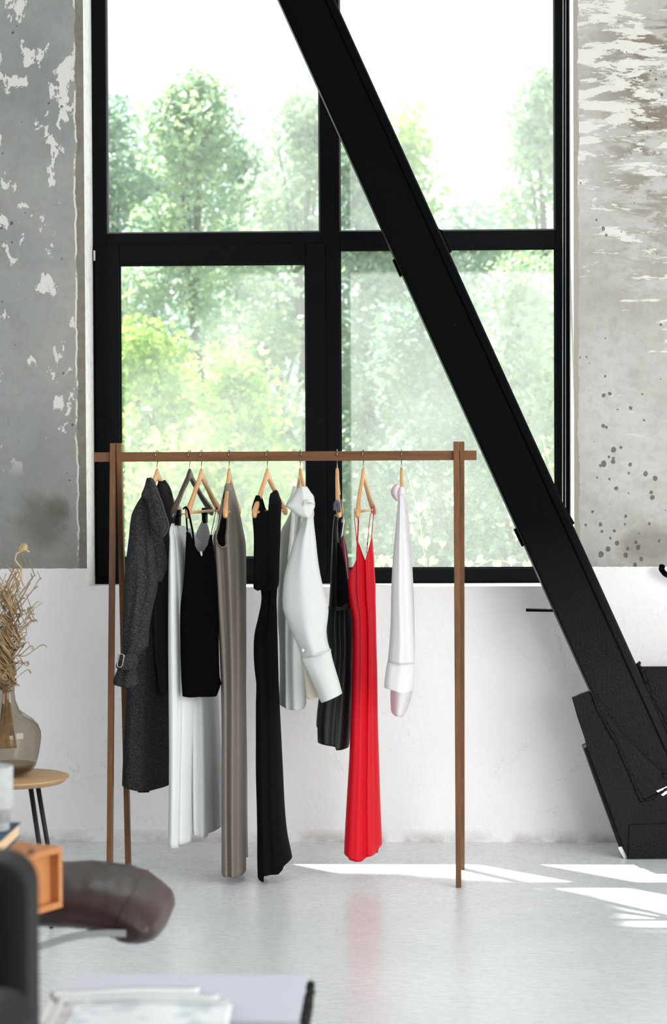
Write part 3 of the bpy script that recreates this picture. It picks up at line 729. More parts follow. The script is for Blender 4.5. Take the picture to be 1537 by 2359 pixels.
# 2. white trousers
g = garment('white_trousers', 437, 'white wide-leg trousers clipped to the dark hanger beside the coat', 'trousers')
shell('trouser_leg', C_WHITE, g, [(1206, 396, 406), (1222, 390, 412), (1240, 391, 418), (1300, 389, 430), (1400, 388, 440), (1500, 388, 445), (1600, 389, 446), (1750, 390, 442), (1940, 388, 440), (1955, 388, 440)],
      7.36, [(396, 1206), (406, 1206)], [(388, 1949), (413, 1949), (414, 1940), (440, 1938)], .10, .06, folds=[(.5, .48, .05, .03), (.2, .2, .08, -.012)], nr=2, amp=.006, seed=11)
shell('trouser_leg', C_WHITE, g, [(1212, 412, 440), (1260, 412, 470), (1400, 425, 490), (1550, 440, 500), (1700, 442, 508), (1800, 442, 512), (1920, 444, 512)],
      7.55, [(412, 1212), (440, 1220)], [(444, 1916), (470, 1921), (482, 1918), (483, 1912), (511, 1902)], .16, .2, folds=[(.45, .48, .06, -.03), (.62, .62, .05, .03), (.2, .3, .08, .02)], nr=2, amp=.008, seed=12)
sheet('waistband', C_RIB, g, [(1211, 411, 424), (1222, 411, 430), (1245, 412, 433), (1250, 412, 434), (1290, 413, 433)], 7.40, .012, nr=3, amp=.003, seed=13, shear=.05)
sheet('waistband', C_RIB, g, [(1200, 466, 474), (1212, 460, 479), (1228, 453, 483), (1245, 450, 486), (1262, 449, 487), (1300, 448, 488)], 7.62, .015, nr=4, amp=.006, seed=14, shear=.03)
sheet('waistband', C_RIB, g, [(1222, 431, 437), (1232, 432, 446), (1246, 434, 460), (1254, 436, 467), (1272, 440, 468)], 7.50, .006, seed=15)
sheet('drawstring_tail', C_RIB, g, [(1270, 461, 464), (1276, 462, 466), (1281, 464, 465)], 7.33, .003)

# 3. black camisole
g = garment('black_camisole', 464, 'black camisole top with thin straps and V neck, over the white trousers', 'top')
shell('body', C_BLK, g, [(1225, 430, 488), (1240, 429, 489), (1290, 427, 495), (1350, 422, 500), (1400, 416, 502), (1500, 416, 504), (1560, 418, 506), (1577, 419, 509), (1604, 421, 500)],
      7.36, [(429, 1226), (436, 1226), (443, 1248), (452, 1268), (462, 1277), (470, 1271), (480, 1255), (485, 1232), (489, 1232)], [(421, 1603), (440, 1604), (460, 1602), (480, 1602), (499, 1603), (500, 1582), (509, 1577)], .10, .10, nr=2, amp=.006, seed=21)
strip('strap', C_BLK, g, [(422, 1172, -.03), (428, 1168, -.05), (433, 1174, -.05), (438, 1195, -.03), (444, 1225, -.01), (447, 1255, .0)], 7.33, .0035)
strip('strap', C_BLK, g, [(428, 1170, .0), (430, 1200, .02), (431, 1216, .02), (433, 1230, .02)], 7.33, .0028)
strip('strap', C_BLK, g, [(500, 1168, .16), (497, 1178, .14), (493, 1200, .1), (488, 1222, .08), (485, 1240, .06)], 7.36, .0028)
strip('strap', C_BLK, g, [(500, 1168, .16), (503, 1180, .2), (498, 1210, .2), (489, 1236, .16)], 7.38, .002)
c = P(433, 1227, 7.32); m = MB(); m.tube([c + Vector((math.cos(a/12*6.283)*.0045, 0, math.sin(a/12*6.283)*.0045)) for a in range(13)], .0009, 6); m.build('strap_ring', M_CHROME, g, smooth=True)

# 4. taupe dress
g = garment('taupe_dress', 528, 'long taupe grey sleeveless dress with a deep armhole, between camisole and black knit dress', 'dress')
shell('body', C_TAUPE, g, [(1114, 523, 533), (1130, 517, 539), (1150, 512, 545), (1180, 506, 552), (1215, 500, 559), (1235, 492, 563), (1255, 492, 566), (1300, 495, 567), (1400, 501, 567), (1500, 507, 567), (1600, 511, 566), (1750, 512, 565), (1900, 512, 565), (2007, 512, 566)],
      7.48, [(523, 1114), (519, 1135), (514, 1165), (509, 1195), (501, 1216), (499, 1240), (503, 1253), (511, 1260), (520, 1258), (525, 1248), (526, 1215), (527, 1170), (529, 1135), (533, 1115)], [(512, 2002), (525, 2006), (548, 2004), (550, 2007), (566, 2006)],
      .26, .03, folds=[(.30, .42, .05, .045), (.52, .60, .06, -.03), (.72, .72, .05, .03), (.12, .15, .08, -.02)], nr=1, amp=.008, seed=31, back_top=[(523, 1114), (526, 1125), (530, 1125), (533, 1115)], nu=90, nv=110)
shell('shoulder_strap', C_TAUPE, g, [(1114, 521, 530), (1120, 518, 535), (1130, 517, 540)], 7.36, [(521, 1114), (530, 1114)], [(517, 1131), (540, 1131)], .03, .0, nv=10, nu=20)
strip('armhole_binding', C_TAUPE, g, [(515, 1150, 0), (509, 1192, 0), (500, 1216, -.01), (498, 1240, -.02), (502, 1254, -.03), (511, 1261, -.04), (520, 1259, -.04), (525, 1248, -.03), (526, 1215, -.02), (527, 1170, -.01), (530, 1135, 0)], 7.375, .0018, 1)
sheet('bounce_tinted_panel', C_PINK, g, [(1560, 558, 566), (1750, 558, 569), (1900, 558, 570), (1960, 558, 571), (1974, 562, 571)], 7.66, .01, nr=2, amp=.003, seed=32)
strip('hem_seam', C_TAUPE, g, [(512, 1984), (530, 1988), (545, 1984), (549, 1978)], 7.355, .0012, 1)

# 5. black knit dress
g = garment('black_knit_dress', 616, 'long black knit dress with V neck and flared hem reaching lowest on the rack', 'dress')
shell('bodice', C_KNIT, g, [(1127, 594, 640), (1141, 590, 643), (1155, 585, 648), (1170, 581, 648), (1192, 582, 647), (1230, 585, 646), (1280, 585, 644), (1320, 584, 643), (1345, 584, 642), (1358, 585, 638)],
      7.42, [(590, 1141), (600, 1141), (604, 1152), (609, 1170), (614, 1179), (620, 1181), (624, 1175), (622, 1150), (625, 1137), (636, 1128), (641, 1134)], [(585, 1354), (598, 1359), (600, 1357), (638, 1356)], .16, .10,
      folds=[(.3, .45, .05, .012), (.62, .6, .05, -.012), (.8, .78, .05, .01)], nr=2, amp=.005, seed=41)
shell('skirt', C_KNIT, g, [(1340, 599, 640), (1380, 603, 637), (1420, 596, 638), (1460, 587, 639), (1500, 585, 640), (1540, 587, 641), (1575, 591, 642), (1620, 590, 644), (1700, 590, 648), (1780, 590, 652), (1860, 592, 656), (1920, 593, 662), (1975, 593, 673), (2022, 594, 676)],
      7.46, [(599, 1345), (640, 1345)], [(594, 2016), (600, 2021), (611, 2022), (612, 2008), (630, 2005), (645, 2003), (654, 1993), (657, 1985), (673, 1975)], .18, .05, folds=[(.55, .42, .06, .03), (.3, .2, .1, -.02), (.8, .8, .1, -.02)], nr=0, amp=.006, seed=42, nv=100)

# 6. white shirt
g = garment('white_shirt', 692, 'off white cotton shirt with large collar, long cuffed sleeve hanging in front', 'shirt')
shell('body', C_SHIRT, g, [(1175, 672, 712), (1200, 660, 718), (1225, 647, 724), (1290, 643, 728), (1350, 641, 722), (1420, 640, 712), (1480, 644, 702), (1560, 645, 702), (1620, 644, 705), (1632, 646, 704)],
      7.56, [(672, 1175), (690, 1180), (712, 1175)], [(645, 1620), (662, 1624), (664, 1628), (680, 1629), (690, 1631), (702, 1629), (705, 1618)], .18, -.08, folds=[(.35, .3, .05, -.03), (.2, .45, .06, .025), (.6, .62, .08, -.02)], nr=2, amp=.01, seed=51)
shell('sleeve', C_SHIRT, g, [(1165, 703, 723), (1190, 700, 722), (1215, 692, 724), (1240, 680, 727), (1280, 668, 731), (1320, 657, 737), (1360, 652, 746), (1400, 652, 756), (1425, 660, 755), (1450, 670, 752), (1475, 681, 754), (1497, 690, 760), (1510, 694, 764)],
      7.24, [(703, 1165), (723, 1165)], [(694, 1515), (764, 1497)], .12, 0, folds=[(.5, .5, .10, -.015), (.8, .85, .05, .012), (.25, .2, .1, .008)], nr=0, amp=.005, seed=52)
cu = shell('cuff', C_SHIRT, g, [(1496, 690, 761), (1515, 694, 765), (1530, 700, 769), (1550, 710, 775), (1570, 719, 781), (1585, 726, 785), (1598, 731, 788), (1618, 738, 789)],
      7.225, [(694, 1514), (764, 1496)], [(734, 1604), (742, 1617), (788, 1597)], .10, 0, folds=[(.15, .1, .1, .006)], seed=53, nv=30)
strip('cuff_seam', C_RIB, g, [(727, 1506, -.05), (742, 1502, -.05), (754, 1498, -.04)], 7.225, .0009, 1)
sheet('cuff_inside', cloth('cream_cotton_inside', (226, 220, 200), .85, .1, .25), g, [(1515, 694, 704), (1545, 699, 716), (1580, 704, 728), (1607, 706, 736), (1611, 712, 720)], 7.27, .012, seed=54)
c = P(698, 1498, 7.185); m = MB(); m.lathe([(.0, 0), (.004, 0), (.0055, .001), (.0055, .002), (0, .002)], (0, 0, 0), 20); m.v = [Vector((p.x, -p.z, p.y)) + c for p in m.v]; m.build('button', plain('shirt_button', (215, 215, 210), .3, .5), g, smooth=True)
sheet('collar', C_SHIRT, g, [(1121, 690, 706), (1126, 686, 710), (1135, 681, 716), (1143, 675, 722), (1155, 668, 724), (1165, 659, 725), (1172, 668, 723), (1180, 677, 720), (1186, 686, 718), (1192, 700, 717)], 7.19, .03, folds=[(.5, .7, .1, -.012), (.8, .85, .07, .014)], nr=1, amp=.003, seed=55, th=.003)
sheet('collar', C_SHIRT, g, [(1120, 677, 684), (1130, 674, 684), (1145, 669, 680), (1158, 662, 674), (1168, 658, 668)], 7.46, .008, seed=56, th=.003)
strip('collar_fold', C_SHIRT, g, [(697, 1168, 0), (702, 1156, -.01), (710, 1153, -.015), (719, 1156, -.01), (724, 1160, 0)], 7.165, .005, .7)
sheet('placket', C_SHIRT, g, [(1178, 672, 681), (1225, 668, 678), (1290, 662, 674)], 7.46, .006, nr=2, amp=.003, seed=57)

# 7. black satin dress
g = garment('black_satin_dress', 777, 'short black satin dress with peplum skirt, dark red lining, left of the red dress', 'dress')
shell('bodice', C_BSAT, g, [(1185, 771, 788), (1220, 767, 791), (1260, 765, 797), (1300, 763, 802), (1350, 761, 806), (1400, 758, 812)],
      7.50, [(771, 1185), (779, 1190), (781, 1240), (788, 1200), (789, 1190)], [(758, 1400), (785, 1402), (812, 1396)], .24, .06, folds=[(.2, .25, .08, .02), (.6, .55, .12, .03)], nr=1, amp=.005, seed=61)
shell('skirt', C_BSAT, g, [(1395, 757, 812), (1420, 754, 815), (1450, 752, 816), (1480, 755, 816), (1520, 753, 815), (1560, 745, 815), (1615, 734, 812), (1670, 729, 809), (1706, 730, 806), (1720, 731, 805)],
      7.52, [(757, 1397), (812, 1395)], [(729, 1670), (735, 1674), (734, 1706), (752, 1707), (775, 1712), (777, 1719), (804, 1718), (806, 1700)], .22, .04, folds=[(.3, .25, .06, -.02), (.5, .52, .06, .03), (.72, .75, .05, -.02)], nr=1, amp=.009, seed=62)
sheet('lining', C_MAR, g, [(1235, 789, 792), (1260, 786, 798), (1290, 786, 802), (1318, 792, 804), (1335, 797, 804)], 7.36, .01, nr=3, amp=.003, seed=63)
sheet('inner_panel', C_BLK, g, [(1250, 778, 782), (1290, 777, 792), (1330, 776, 799), (1365, 776, 803), (1385, 777, 801), (1398, 777, 788)], 7.345, .006, seed=64)
strip('strap', cloth('slate_strap', (70, 76, 92), .6, .3), g, [(771, 1176, 0), (772, 1160, -.01), (776, 1155, -.012), (780, 1159, -.01), (781, 1180, 0)], 7.29, .006, .4)
strip('strap', C_BSAT, g, [(783, 1140, .12), (786, 1170, .12), (787, 1200, .1), (788, 1250, .02)], 7.36, .004, .4)
strip('zip', M_CHROME, g, [(791, 1192), (793, 1200), (791, 1212), (789, 1225), (787, 1240)], 7.37, .0024, .6)
m = MB(); a = P(790, 1200, 7.36); m.box(a - Vector((.004, .002, .006)), a + Vector((.004, .002, .006))); m.build('clasp', M_CHROME, g, bevel=.001)
strip('waist_seam', C_BSAT, g, [(757, 1398), (775, 1403), (790, 1403), (803, 1392)], 7.385, .0016, 1)

# 8. red slip dress
g = garment('red_slip_dress', 837, 'long bright red slip dress with thin straps and V neck', 'dress')
shell('body', C_RED, g, [(1240, 800, 858), (1280, 799, 861), (1317, 799, 863), (1350, 798, 865), (1385, 803, 865), (1420, 811, 866), (1480, 813, 867), (1560, 812, 869), (1650, 809, 870), (1750, 805, 873), (1850, 799, 876), (1945, 794, 880), (1978, 793, 880)],
      7.50, [(799, 1318), (808, 1313), (816, 1302), (822, 1288), (822, 1268), (823, 1250), (826, 1252), (832, 1270), (841, 1293), (848, 1272), (853, 1252), (856, 1240), (858, 1241)], [(793, 1965), (804, 1969), (806, 1974), (822, 1976), (836, 1975), (846, 1966), (860, 1962), (871, 1959), (873, 1949), (880, 1945)],
      .15, .08, folds=[(.42, .36, .05, -.02), (.62, .55, .035, .03), (.75, .72, .05, -.022), (.88, .86, .035, .025), (.2, .2, .1, -.01)], nr=0, amp=.005, seed=71, nu=80, nv=110)
for pts, r in (([(817, 1172, 0), (817, 1198, 0), (820, 1225, 0), (823, 1252, 0)], .0012), ([(820, 1172, -.01), (824, 1180, 0), (826, 1200, 0), (825, 1225, 0), (823, 1252, 0)], .0034),
               ([(862, 1163, .14), (861, 1185, .14), (858, 1215, .1), (856, 1242, .06)], .0014), ([(858, 1168, .16), (852, 1195, .16), (848, 1240, .16), (845, 1275, .14)], .0012)):
    strip('strap', C_RED, g, pts, 7.40, r, .5)
strip('strap_slider', C_RED, g, [(822, 1242), (824, 1250)], 7.39, .003, .8); strip('strap_slider', C_RED, g, [(847, 1249, .14), (846, 1256, .14)], 7.41, .002, .8)

# 9. white satin blouse
g = garment('white_satin_blouse', 925, 'white satin blouse with gathered cuff, last garment at the right end of the rail', 'blouse')
shell('body', C_SATW, g, [(1140, 920, 934), (1180, 916, 940), (1250, 913, 946), (1350, 911, 952), (1450, 910, 955), (1550, 905, 954), (1600, 900, 949), (1643, 902, 934)], 7.56, [(920, 1140), (934, 1140)], [(901, 1637), (912, 1642), (928, 1643), (938, 1632)], .22, .02, nr=2, amp=.008, seed=81)
shell('sleeve', C_SATW, g, [(1140, 918, 930), (1180, 915, 934), (1250, 909, 940), (1300, 905, 945), (1360, 902, 948), (1420, 901, 951), (1480, 898, 954), (1523, 894, 955)], 7.24, [(918, 1140), (930, 1140)], [(894, 1523), (955, 1527)], .12, .02,
      folds=[(.4, .45, .08, -.018), (.65, .7, .06, .016)], nr=1, amp=.006, seed=82)
shell('cuff', C_SATW, g, [(1521, 894, 955), (1550, 889, 955), (1580, 886, 953), (1595, 890, 949)], 7.23, [(894, 1523), (955, 1527)], [(886, 1583), (905, 1586), (930, 1595), (949, 1590)], .13, .02, folds=[(.3, .3, .08, .01), (.7, .7, .08, .01)], nr=1, amp=.004, seed=83, nv=24)
shell('collar', C_SATW, g, [(1120, 922, 932), (1130, 917, 934), (1142, 916, 934), (1155, 918, 933)], 7.30, [(922, 1120), (932, 1122)], [(918, 1155), (933, 1155)], .08, 0, nv=16, nu=30)
shell('collar', cloth('blush_satin_fold', (240, 222, 228), .5, .3, .25), g, [(1116, 912, 922), (1124, 904, 921), (1135, 901, 920), (1145, 905, 921), (1154, 914, 921)], 7.40, [(912, 1116), (922, 1116)], [(914, 1154), (921, 1154)], .07, 0, nv=20, nu=30)

# ------------------------------------------------------------------ side table, vase, dried branches
YT = 6.77; zt = 1.417 - (1790-1062)*YT/5100
ct = P(22, 1300, YT).x; tb = empty('side_table', (ct, YT, 0)); tag(tb, 'round oak side table with black angled legs, at the left by the wall', 'side table')
M_OAKL = wood('light_oak_top', (196, 160, 118), (172, 136, 98), 0, 8, .5, .3)
MB().lathe([(0, zt), (.172, zt), (.178, zt-.002), (.178, zt-.005), (.160, zt-.020), (0, zt-.020)], (ct, YT, 0), 72).build('table_top', M_OAKL, tb, bevel=.001)
M_BLEG = plain('black_powder_coat', (14, 15, 18), .5, .3)
for (xa, ya, xb, yb, Y0, Y1) in ((70, 1815, 119, 2125, 6.69, 6.66), (85, 1815, 137, 2125, 6.80, 6.86), (-25, 1815, -70, 2125, 6.70, 6.64), (-38, 1815, -85, 2125, 6.86, 6.92)):
    a = P(xa, ya, Y0); a.z = zt-.018; b = P(xb, yb, Y1); b.z = 0.002
    MB().tube([a, b], [.0078, .0066], 14).build('leg', M_BLEG, tb, smooth=True)
def smoked():
    k = NT('smoked_glass'); tr = k.n('ShaderNodeBsdfTransparent'); tr.inputs[0].default_value = (.66, .61, .54, 1)
    lw = k.n('ShaderNodeLayerWeight'); lw.inputs[0].default_value = .35
    tr2 = k.n('ShaderNodeBsdfTransparent'); tr2.inputs[0].default_value = (.34, .31, .27, 1)
    m0 = k.n('ShaderNodeMixShader'); k.l(k.ramp(lw.outputs['Facing'], .45, 1.0), m0.inputs[0]); k.l(tr.outputs[0], m0.inputs[1]); k.l(tr2.outputs[0], m0.inputs[2])
    gl = k.n('ShaderNodeBsdfGlossy'); gl.inputs['Roughness'].default_value = .03
    m1 = k.n('ShaderNodeMixShader'); k.l(k.schlick(), m1.inputs[0]); k.l(m0.outputs[0], m1.inputs[1]); k.l(gl.outputs[0], m1.inputs[2])
    k.l(m1.outputs[0], k.out.inputs[0]); return k.m
M_SMOKE = smoked(); sv = 5100/YT; cvx = P(12, 1300, YT).x
prof = [(23, 1570), (24, 1572), (22, 1576), (19.5, 1585), (19, 1600), (22, 1620), (30, 1640), (44, 1651), (60, 1661), (73, 1675), (79, 1690), (80, 1704), (78, 1722), (74, 1745), (68, 1768), (58, 1783), (44, 1791), (20, 1792.5), (0, 1793)]
vz = lambda y: zt + .0012 + (1793-y)/sv
vs_ = empty('glass_vase', (cvx, YT, zt)); tag(vs_, 'smoked glass bottle vase standing on the round side table', 'vase')
MB().lathe([(r/sv, vz(y)) for r, y in prof], (cvx, YT, 0), 64).build('vase_body', M_SMOKE, vs_, smooth=True)
MB().lathe([((r-4)/sv, vz(y)+.004) for r, y in prof if y > 1752][:-1] + [(0, vz(1793)+.004)], (cvx, YT, 0), 48).build('vase_base', M_SMOKE, vs_, smooth=True)
M_TWIG = plain('dried_twig', (150, 126, 94), .8, .15, var=.35, bscale=60)
tw = empty('dried_branches', (cvx, YT, vz(1700))); tag(tw, 'bunch of dried curly twigs standing in the smoked glass vase', 'dried branches')
random.seed(21)
for i in range(84):
    bx = random.uniform(-.010, .010); by = random.uniform(-.010, .010)
    topx = random.uniform(-60, 78); topy = random.choice([random.uniform(1290, 1400), random.uniform(1380, 1560)])
    if i == 0: topx, topy = 40, 1265
    H = vz(topy) - vz(1730); ex_ = topx/sv; eyy = random.uniform(-.09, .09)
    pts = []; n = 80; ph = random.uniform(0, 6.28); fr = random.uniform(1.8, 4.4); am = random.uniform(.010, .026); sx0 = random.uniform(-.028, .028); pw = random.uniform(1.2, 2.4)
    tneck = (vz(1600)-vz(1730)) / H
    for j in range(n):
        t = j/(n-1); z = vz(1730) + random.uniform(0, .0) + H*t
        if t < tneck: q = t/tneck; x = sx0*(1-q) + bx*q; y = sx0*.5*(1-q)+by*q
        else:
            q = (t-tneck)/(1-tneck); e = q ** pw
            x = bx + ex_*e + am*min(1, q*3)*math.sin(ph + fr*6.283*q) - am*min(1, q*3)*math.sin(ph)*(1-q)
            y = by + eyy*e + am*min(1, q*3)*math.cos(ph + fr*6.283*q)
            z += .010*math.sin(ph*2 + fr*2*6.283*q)*min(1, q*2)
        pts.append((cvx + x, YT + y, z))
    MB().tube(pts, [.0026*(1-.55*k/n)*random.uniform(.9, 1.1) + .0004 for k in range(n)], 6, flat=.6).build('twig', M_TWIG, tw, smooth=True)
pts = [P(12, 1400, YT), P(30, 1360, YT), P(50, 1335, YT), P(50, 1310, YT), P(34, 1290, YT), P(38, 1275, YT), P(52, 1268, YT)]
for j in range(26):
    a = j*.62; r = .013 - j*.0003; pts.append(P(53, 1262, YT) + Vector((math.cos(a)*r, math.sin(a)*r*.5, math.sin(a*1.13)*r)))
pts += [P(62, 1268, YT), P(68, 1272, YT)]
MB().tube(pts, .0028, 6, flat=.6).build('twig', plain('dried_twig_pale', (196, 170, 120), .8, .15), tw, smooth=True)

# ------------------------------------------------------------------ wooden box table with book and pot
M_BOX = wood('orange_oak_veneer', (196, 134, 84), (178, 116, 68), 1, 6, .45, .35)
K = PZ(144, 1949, .581); uu = Vector((-.463, -.886, 0)); ww = Vector((-.886, .463, 0)); up = Vector((0, 0, 1)); Hb = .134; t_ = .014; Lb, Db = .46, .38
bxr = empty('box_table', (K.x - .3, K.y-.08, 0)); tag(bxr, 'orange oak box side table with open front, behind the dark armchair', 'side table')
o = K - up*Hb
m = MB()
m.frame_box(K - up*t_, uu*Lb, ww*Db, up*t_).frame_box(o, uu*Lb, ww*Db, up*t_)
m.frame_box(o + up*t_, uu*t_, ww*Db, up*(Hb-2*t_)).frame_box(o + up*t_ + uu*(Lb-t_), uu*t_, ww*Db, up*(Hb-2*t_))
m.build('carcass', M_BOX, bxr, bevel=.0015)
MB().frame_box(o + up*t_ + uu*t_ + ww*.022, uu*(Lb-2*t_), ww*.012, up*(Hb-2*t_)).build('drawer_front', M_BOX, bxr)
for a_, b_ in ((.30, .2), (.44, .2), (.30, .34), (.44, .34)):
    p = o + uu*a_ + ww*b_; MB().tube([p, Vector((p.x, p.y, .001))], [.015, .011], 12).build('leg', M_BOX, bxr, smooth=True)
bk = empty('blue_book', (-.96, 4.78, .581)); tag(bk, 'thick blue cloth book lying under the grey pot on the oak box table', 'book')
bx1, by1 = -.876, 4.90
MB().box((bx1-.17, by1-.24, .5815), (bx1+.002, by1+.002, .5845)).box((bx1-.17, by1-.24, .6105), (bx1+.002, by1+.002, .6135)).box((bx1-.172, by1-.24, .5815), (bx1-.168, by1+.002, .6135)).build('cover', plain('blue_cloth_cover', (62, 84, 104), .8, .2), bk, bevel=.001)
kp = NT('page_block'); kp.b.inputs['Base Color'].default_value = lin((226, 198, 160)); kp.b.inputs['Roughness'].default_value = .9
kp.l(kp.bump(kp.noise(kp.pos((1, 1, 60)), 20, 2), .4, .002), kp.b.inputs['Normal']); M_PAGE = kp.m
MB().box((bx1-.168, by1-.236, .5845), (bx1-.002, by1-.002, .6105)).build('pages', M_PAGE, bk)
cp = P(-14, 1850, 4.79); zp = .6138
M_POT = plain('speckled_grey_ceramic', (178, 182, 182), .6, .3, var=.08, bscale=220)
tag(MB().lathe([(0, zp), (.030, zp), (.0335, zp+.003), (.034, zp+.045), (.0345, zp+.047), (.040, zp+.049), (.0405, zp+.052), (.0425, zp+.139), (.0420, zp+.141), (.039, zp+.141), (.038, zp+.135), (.036, zp+.02), (0, zp+.02)], (cp.x, 4.79, 0), 56).build('ceramic_pot', M_POT, smooth=True), 'grey ceramic pot with a stepped foot on the blue book', 'pot')

# ------------------------------------------------------------------ leather lounger
M_LEA = NT('dark_brown_leather'); v = M_LEA.obj(); n1 = M_LEA.noise(v, 9, 4, .6, .8); n2 = M_LEA.noise(v, 160, 2)
M_LEA.l(M_LEA.mix(M_LEA.ramp(n1, .3, .7), lin((42, 24, 24)), lin((58, 34, 33))), M_LEA.b.inputs['Base Color'])
M_LEA.b.inputs['Roughness'].default_value = .36; M_LEA.b.inputs['Specular IOR Level'].default_value = .45
M_LEA.l(M_LEA.bump(n2, .12, .001, M_LEA.bump(n1, .08, .01)), M_LEA.b.inputs['Normal']); M_LEA = M_LEA.m
YLo = 5.12; lo = empty('leather_lounger', (P(0, 1300, YLo).x, YLo, 0)); tag(lo, 'dark brown leather lounge seat with chrome side bar, its rounded end pointing right', 'lounge chair')
path = [(-260, .40, .048, 0), (-100, .405, .05, 0), (0, .408, .052, 0), (60, .41, .052, 0), (120, .412, .053, 0), (180, .412, .055, -2), (230, .408, .057, -6), (270, .399, .059, -14), (300, .388, .060, -24), (325, .374, .058, -38), (345, .358, .052, -52), (358, .344, .040, -62), (366, .335, .022, -66), (368, .332, .004, -66)]
rows = []
for i in range(len(path)-1):
    for s in range(5):
        t = s/5; a, b = path[i], path[i+1]; rows.append(tuple(a[k] + (b[k]-a[k])*t for k in range(4)))
rows.append(path[-1]); m = MB(); vs = []; seg = 40; hd = .22; random.seed(3)
for px, z, h, al in rows:
    x = P(px, 2060, YLo).x; n_ = Vector((-math.sin(R(al)), 0, math.cos(R(al))))
    sc_ = min(1, max(.15, h/.05)) if px > 300 else 1
    for k in range(seg):
        a = 2*math.pi*k/seg; ca, sa = math.cos(a), math.sin(a)
        yy = math.copysign(abs(ca) ** .55, ca) * hd * (.55 + .45*sc_); hh = math.copysign(abs(sa) ** .75, sa) * h
        wr = .0014*math.sin(px*.16 + yy*20) * (1 if px > 200 else .4) * abs(sa) + .001*math.sin(px*.07 - yy*33)
        vs.append(Vector((x, YLo + yy, z)) + n_*(hh + wr))
NR = len(rows); fs = [(i*seg+k, i*seg+(k+1) % seg, (i+1)*seg+(k+1) % seg, (i+1)*seg+k) for i in range(NR-1) for k in range(seg)]
fs += [tuple(range(seg)), tuple((NR-1)*seg+k for k in range(seg-1, -1, -1))]
m.add(vs, fs).build('cushion', M_LEA, lo, smooth=True, subd=1)
def loop_at(idx, r, name):
    px, z, h, al = rows[idx]; pts = [vs[idx*seg+k] for k in range(seg)] + [vs[idx*seg]]
    c = sum(pts, Vector())/len(pts); MB().tube([p + (p-c)*.004 for p in pts], r, 6, cap=False).build(name, M_LEA, lo, smooth=True)
loop_at(40, .0022, 'piping')
YN = 4.885; m = MB(); pp = [(-200, 2196), (60, 2192), (103, 2178), (150, 2163), (200, 2153), (250, 2150), (290, 2151)]
dn = []
for a, b in zip(pp, pp[1:]):
    for t in range(6): dn.append((a[0]+(b[0]-a[0])*t/6, a[1]+(b[1]-a[1])*t/6))
dn.append(pp[-1]); vv = []
for x, y in dn:
    for dy, dz in ((0, 8), (0, -8)):
        vv.append(P(x, y - dz, YN))
n = len(dn); vv += [p + Vector((0, .008, 0)) for p in vv]
fs = []
for i in range(n-1):
    a = 2*i; fs += [(a, a+1, a+3, a+2), (2*n+a, 2*n+a+2, 2*n+a+3, 2*n+a+1), (a, a+2, 2*n+a+2, 2*n+a), (a+1, 2*n+a+1, 2*n+a+3, a+3)]
fs += [(0, 2*n, 2*n+1, 1), (2*n-2, 2*n-1, 4*n-1, 4*n-2)]
M_BAR = plain('polished_chrome', (214, 218, 218), .3, .5, .85)
m.add(vv, fs).build('side_bar', M_BAR, lo)
xq = P(-60, 2190, YN).x
MB().tube([(xq, YN+.006, .33), (xq, YN+.006, .02), (xq, YN+.48, .02), (xq, YN+.48, .36)], .011, 12).tube([(xq-.5, YN+.006, .35), (xq-.5, YN+.006, .02), (xq-.5, YN+.48, .02), (xq-.5, YN+.48, .36)], .011, 12).build('chrome_base', M_BAR, lo, smooth=True)

# ------------------------------------------------------------------ armchair in the left foreground
kv = NT('grey_brown_velvet'); kv.b.inputs['Roughness'].default_value = .95; kv.b.inputs['Specular IOR Level'].default_value = .1
kv.b.inputs['Base Color'].default_value = lin((24, 21, 20)); kv.b.inputs['Sheen Weight'].default_value = .12; kv.b.inputs['Sheen Roughness'].default_value = .4; M_VEL = kv.m
xa = P(103, 2200, 3.56).x; ac = empty('velvet_armchair', (xa-.35, 3.2, 0)); tag(ac, 'dark grey velvet armchair cut off at the bottom left corner', 'armchair')
def rbox(a, b, r, name, mat, parent, seg=6):
    o = MB().box(a, b).build(name, mat, parent, bevel=r, seg=seg); return o
rbox((xa-.75, 3.36, .16), (xa, 3.56, .800), .055, 'backrest', M_VEL, ac, 8)
xb = P(86, 2300, 3.33).x
rbox((xb-.17, 2.72, .16), (xb, 3.355, .622), .05, 'armrest', M_VEL, ac, 8)
rbox((xb-.60, 2.72, .18), (xb-.175, 3.355, .45), .05, 'seat_cushion', M_VEL, ac, 6)
for x, y in ((xa-.05, 3.5), (xa-.68, 3.5), (xb-.06, 2.80), (xb-.55, 2.80)):
    MB().tube([(x, y, .17), (x, y, .001)], [.018, .012], 12).build('leg', M_BLEG, ac, smooth=True)
c = P(70, 1965, 3.38); m = MB(); m.lathe([(.0, -.006), (.004, -.004), (.005, 0), (.004, .004), (0, .006)], c + Vector((0, .005, 0)), 12); m.build('upholstery_button', M_BLEG, ac, smooth=True)

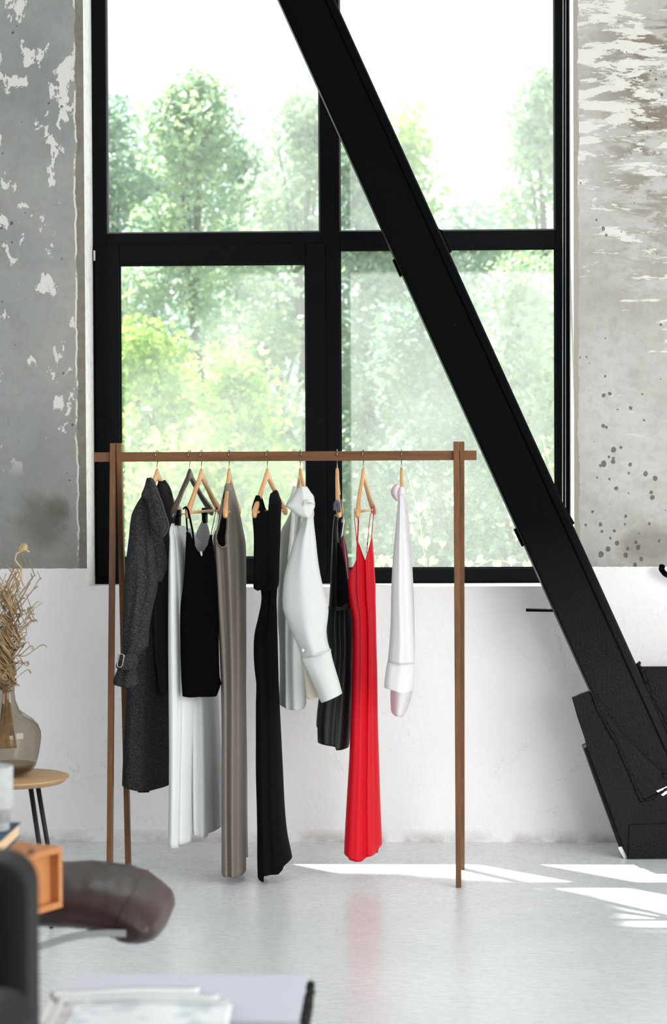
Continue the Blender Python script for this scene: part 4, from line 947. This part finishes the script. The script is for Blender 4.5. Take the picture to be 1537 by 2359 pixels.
# ------------------------------------------------------------------ low table, books
zb = .40
A = PZ(185, 2239, zb); B = PZ(708, 2250, zb)
bxL, bxR, byF = A.x, B.x, (A.y+B.y)/2
ctb = empty('coffee_table', ((bxL+bxR)/2, byF-.35, 0)); tag(ctb, 'small black low table under the big pale book, bottom of the photo', 'coffee table')
MB().box((bxL+.02, byF-.62, .335), (bxR+.012, byF-.012, .358)).build('table_top', M_BLEG, ctb, bevel=.003)
for x in (bxL+.05, bxR-.03):
    for y in (byF-.58, byF-.06): MB().box((x-.012, y-.012, 0.001), (x+.012, y+.012, .336)).build('leg', M_BLEG, ctb)
bb = empty('large_art_book', ((bxL+bxR)/2, byF-.2, .358)); tag(bb, 'big closed book with a blank pale lilac grey cover on the low table', 'book')
M_LIL = plain('pale_lilac_cover', (206, 206, 220), .45, .4)
MB().box((bxL, byF-.36, .395), (bxR, byF, zb)).box((bxL, byF-.36, .3585), (bxR+.006, byF, .363)).build('cover', M_LIL, bb, bevel=.001)
MB().box((bxL+.004, byF-.356, .363), (bxR-.004, byF-.004, .395)).build('pages', plain('white_pages', (228, 228, 226), .8), bb)
random.seed(8); m = MB(); pts = []
for i in range(30): pts.append((bxR+.008 + random.uniform(-.003, .003), byF-.01-.012*i, .380 + random.uniform(-.006, .004)))
m.tube(pts, [random.uniform(.006, .011) for _ in pts], 8).build('torn_spine', plain('black_torn_spine', (16, 16, 18), .7, .2, bump=.5, bscale=80), bb, smooth=True)
mg = empty('open_magazine', (PZ(320, 2320, .405).x, 4.1, zb)); tag(mg, 'open glossy magazine with white pages lying on the pale lilac book', 'magazine')
def page_mat():
    k = NT('printed_page'); v = k.pos(); n = k.noise(v, 14, 3, .5)
    k.l(k.mix(k.ramp(n, .50, .64), lin((240, 242, 243)), lin((196, 204, 214))), k.b.inputs['Base Color']); k.b.inputs['Roughness'].default_value = .3; k.b.inputs['Specular IOR Level'].default_value = .5; return k.m
M_PRINT = page_mat(); M_PW = plain('glossy_white_page', (238, 242, 243), .3, .5)
def page(corners, z0, name, mat, curl=.01, lift=0.):
    """corners in px: back-left, back-right, then a front offset in metres"""
    (ax, ay), (bx, by), L = corners; a = PZ(ax, ay, z0); b = PZ(bx, by, z0); nu, nv = 24, 12; vs = []
    d = Vector((.035, -1, 0)).normalized()
    for j in range(nv+1):
        for i in range(nu+1):
            u = i/nu; vv_ = j/nv
            p = a.lerp(b, u) + d*L*vv_; p.z += curl*(math.sin(u*math.pi*1.0)**2)*.6 + curl*.7*(1-u)**4 + lift*u; vs.append(p)
    W = nu+1
    return MB().add(vs, [(j*W+i, j*W+i+1, (j+1)*W+i+1, (j+1)*W+i) for j in range(nv) for i in range(nu)]).build(name, mat, mg, smooth=True, solid=.0012)
page(((122, 2290), (462, 2272), .24), .4055, 'page', M_PW)
page(((140, 2302), (506, 2290), .24), .4095, 'page', M_PW)
page(((158, 2312), (528, 2303), .24), .4135, 'page', M_PRINT)
page(((165, 2322), (536, 2312), .22), .4165, 'page', M_PRINT)
M_DK = plain('dark_page_edge', (60, 56, 54), .7, .2)
for i, (x0, y0, x1, y1) in enumerate(((118, 2292, 150, 2340), (132, 2304, 160, 2356), (150, 2316, 172, 2365))):
    p0 = PZ(x0, y0, .412); p1 = PZ(x1, y1, .404)
    MB().tube([p0 + Vector((0, 0, .004)), p0.lerp(p1, .3) + Vector((-.004, 0, .0)), p1], [.003, .005, .004], 8, flat=.5).build('curled_edge', M_DK, mg, smooth=True)
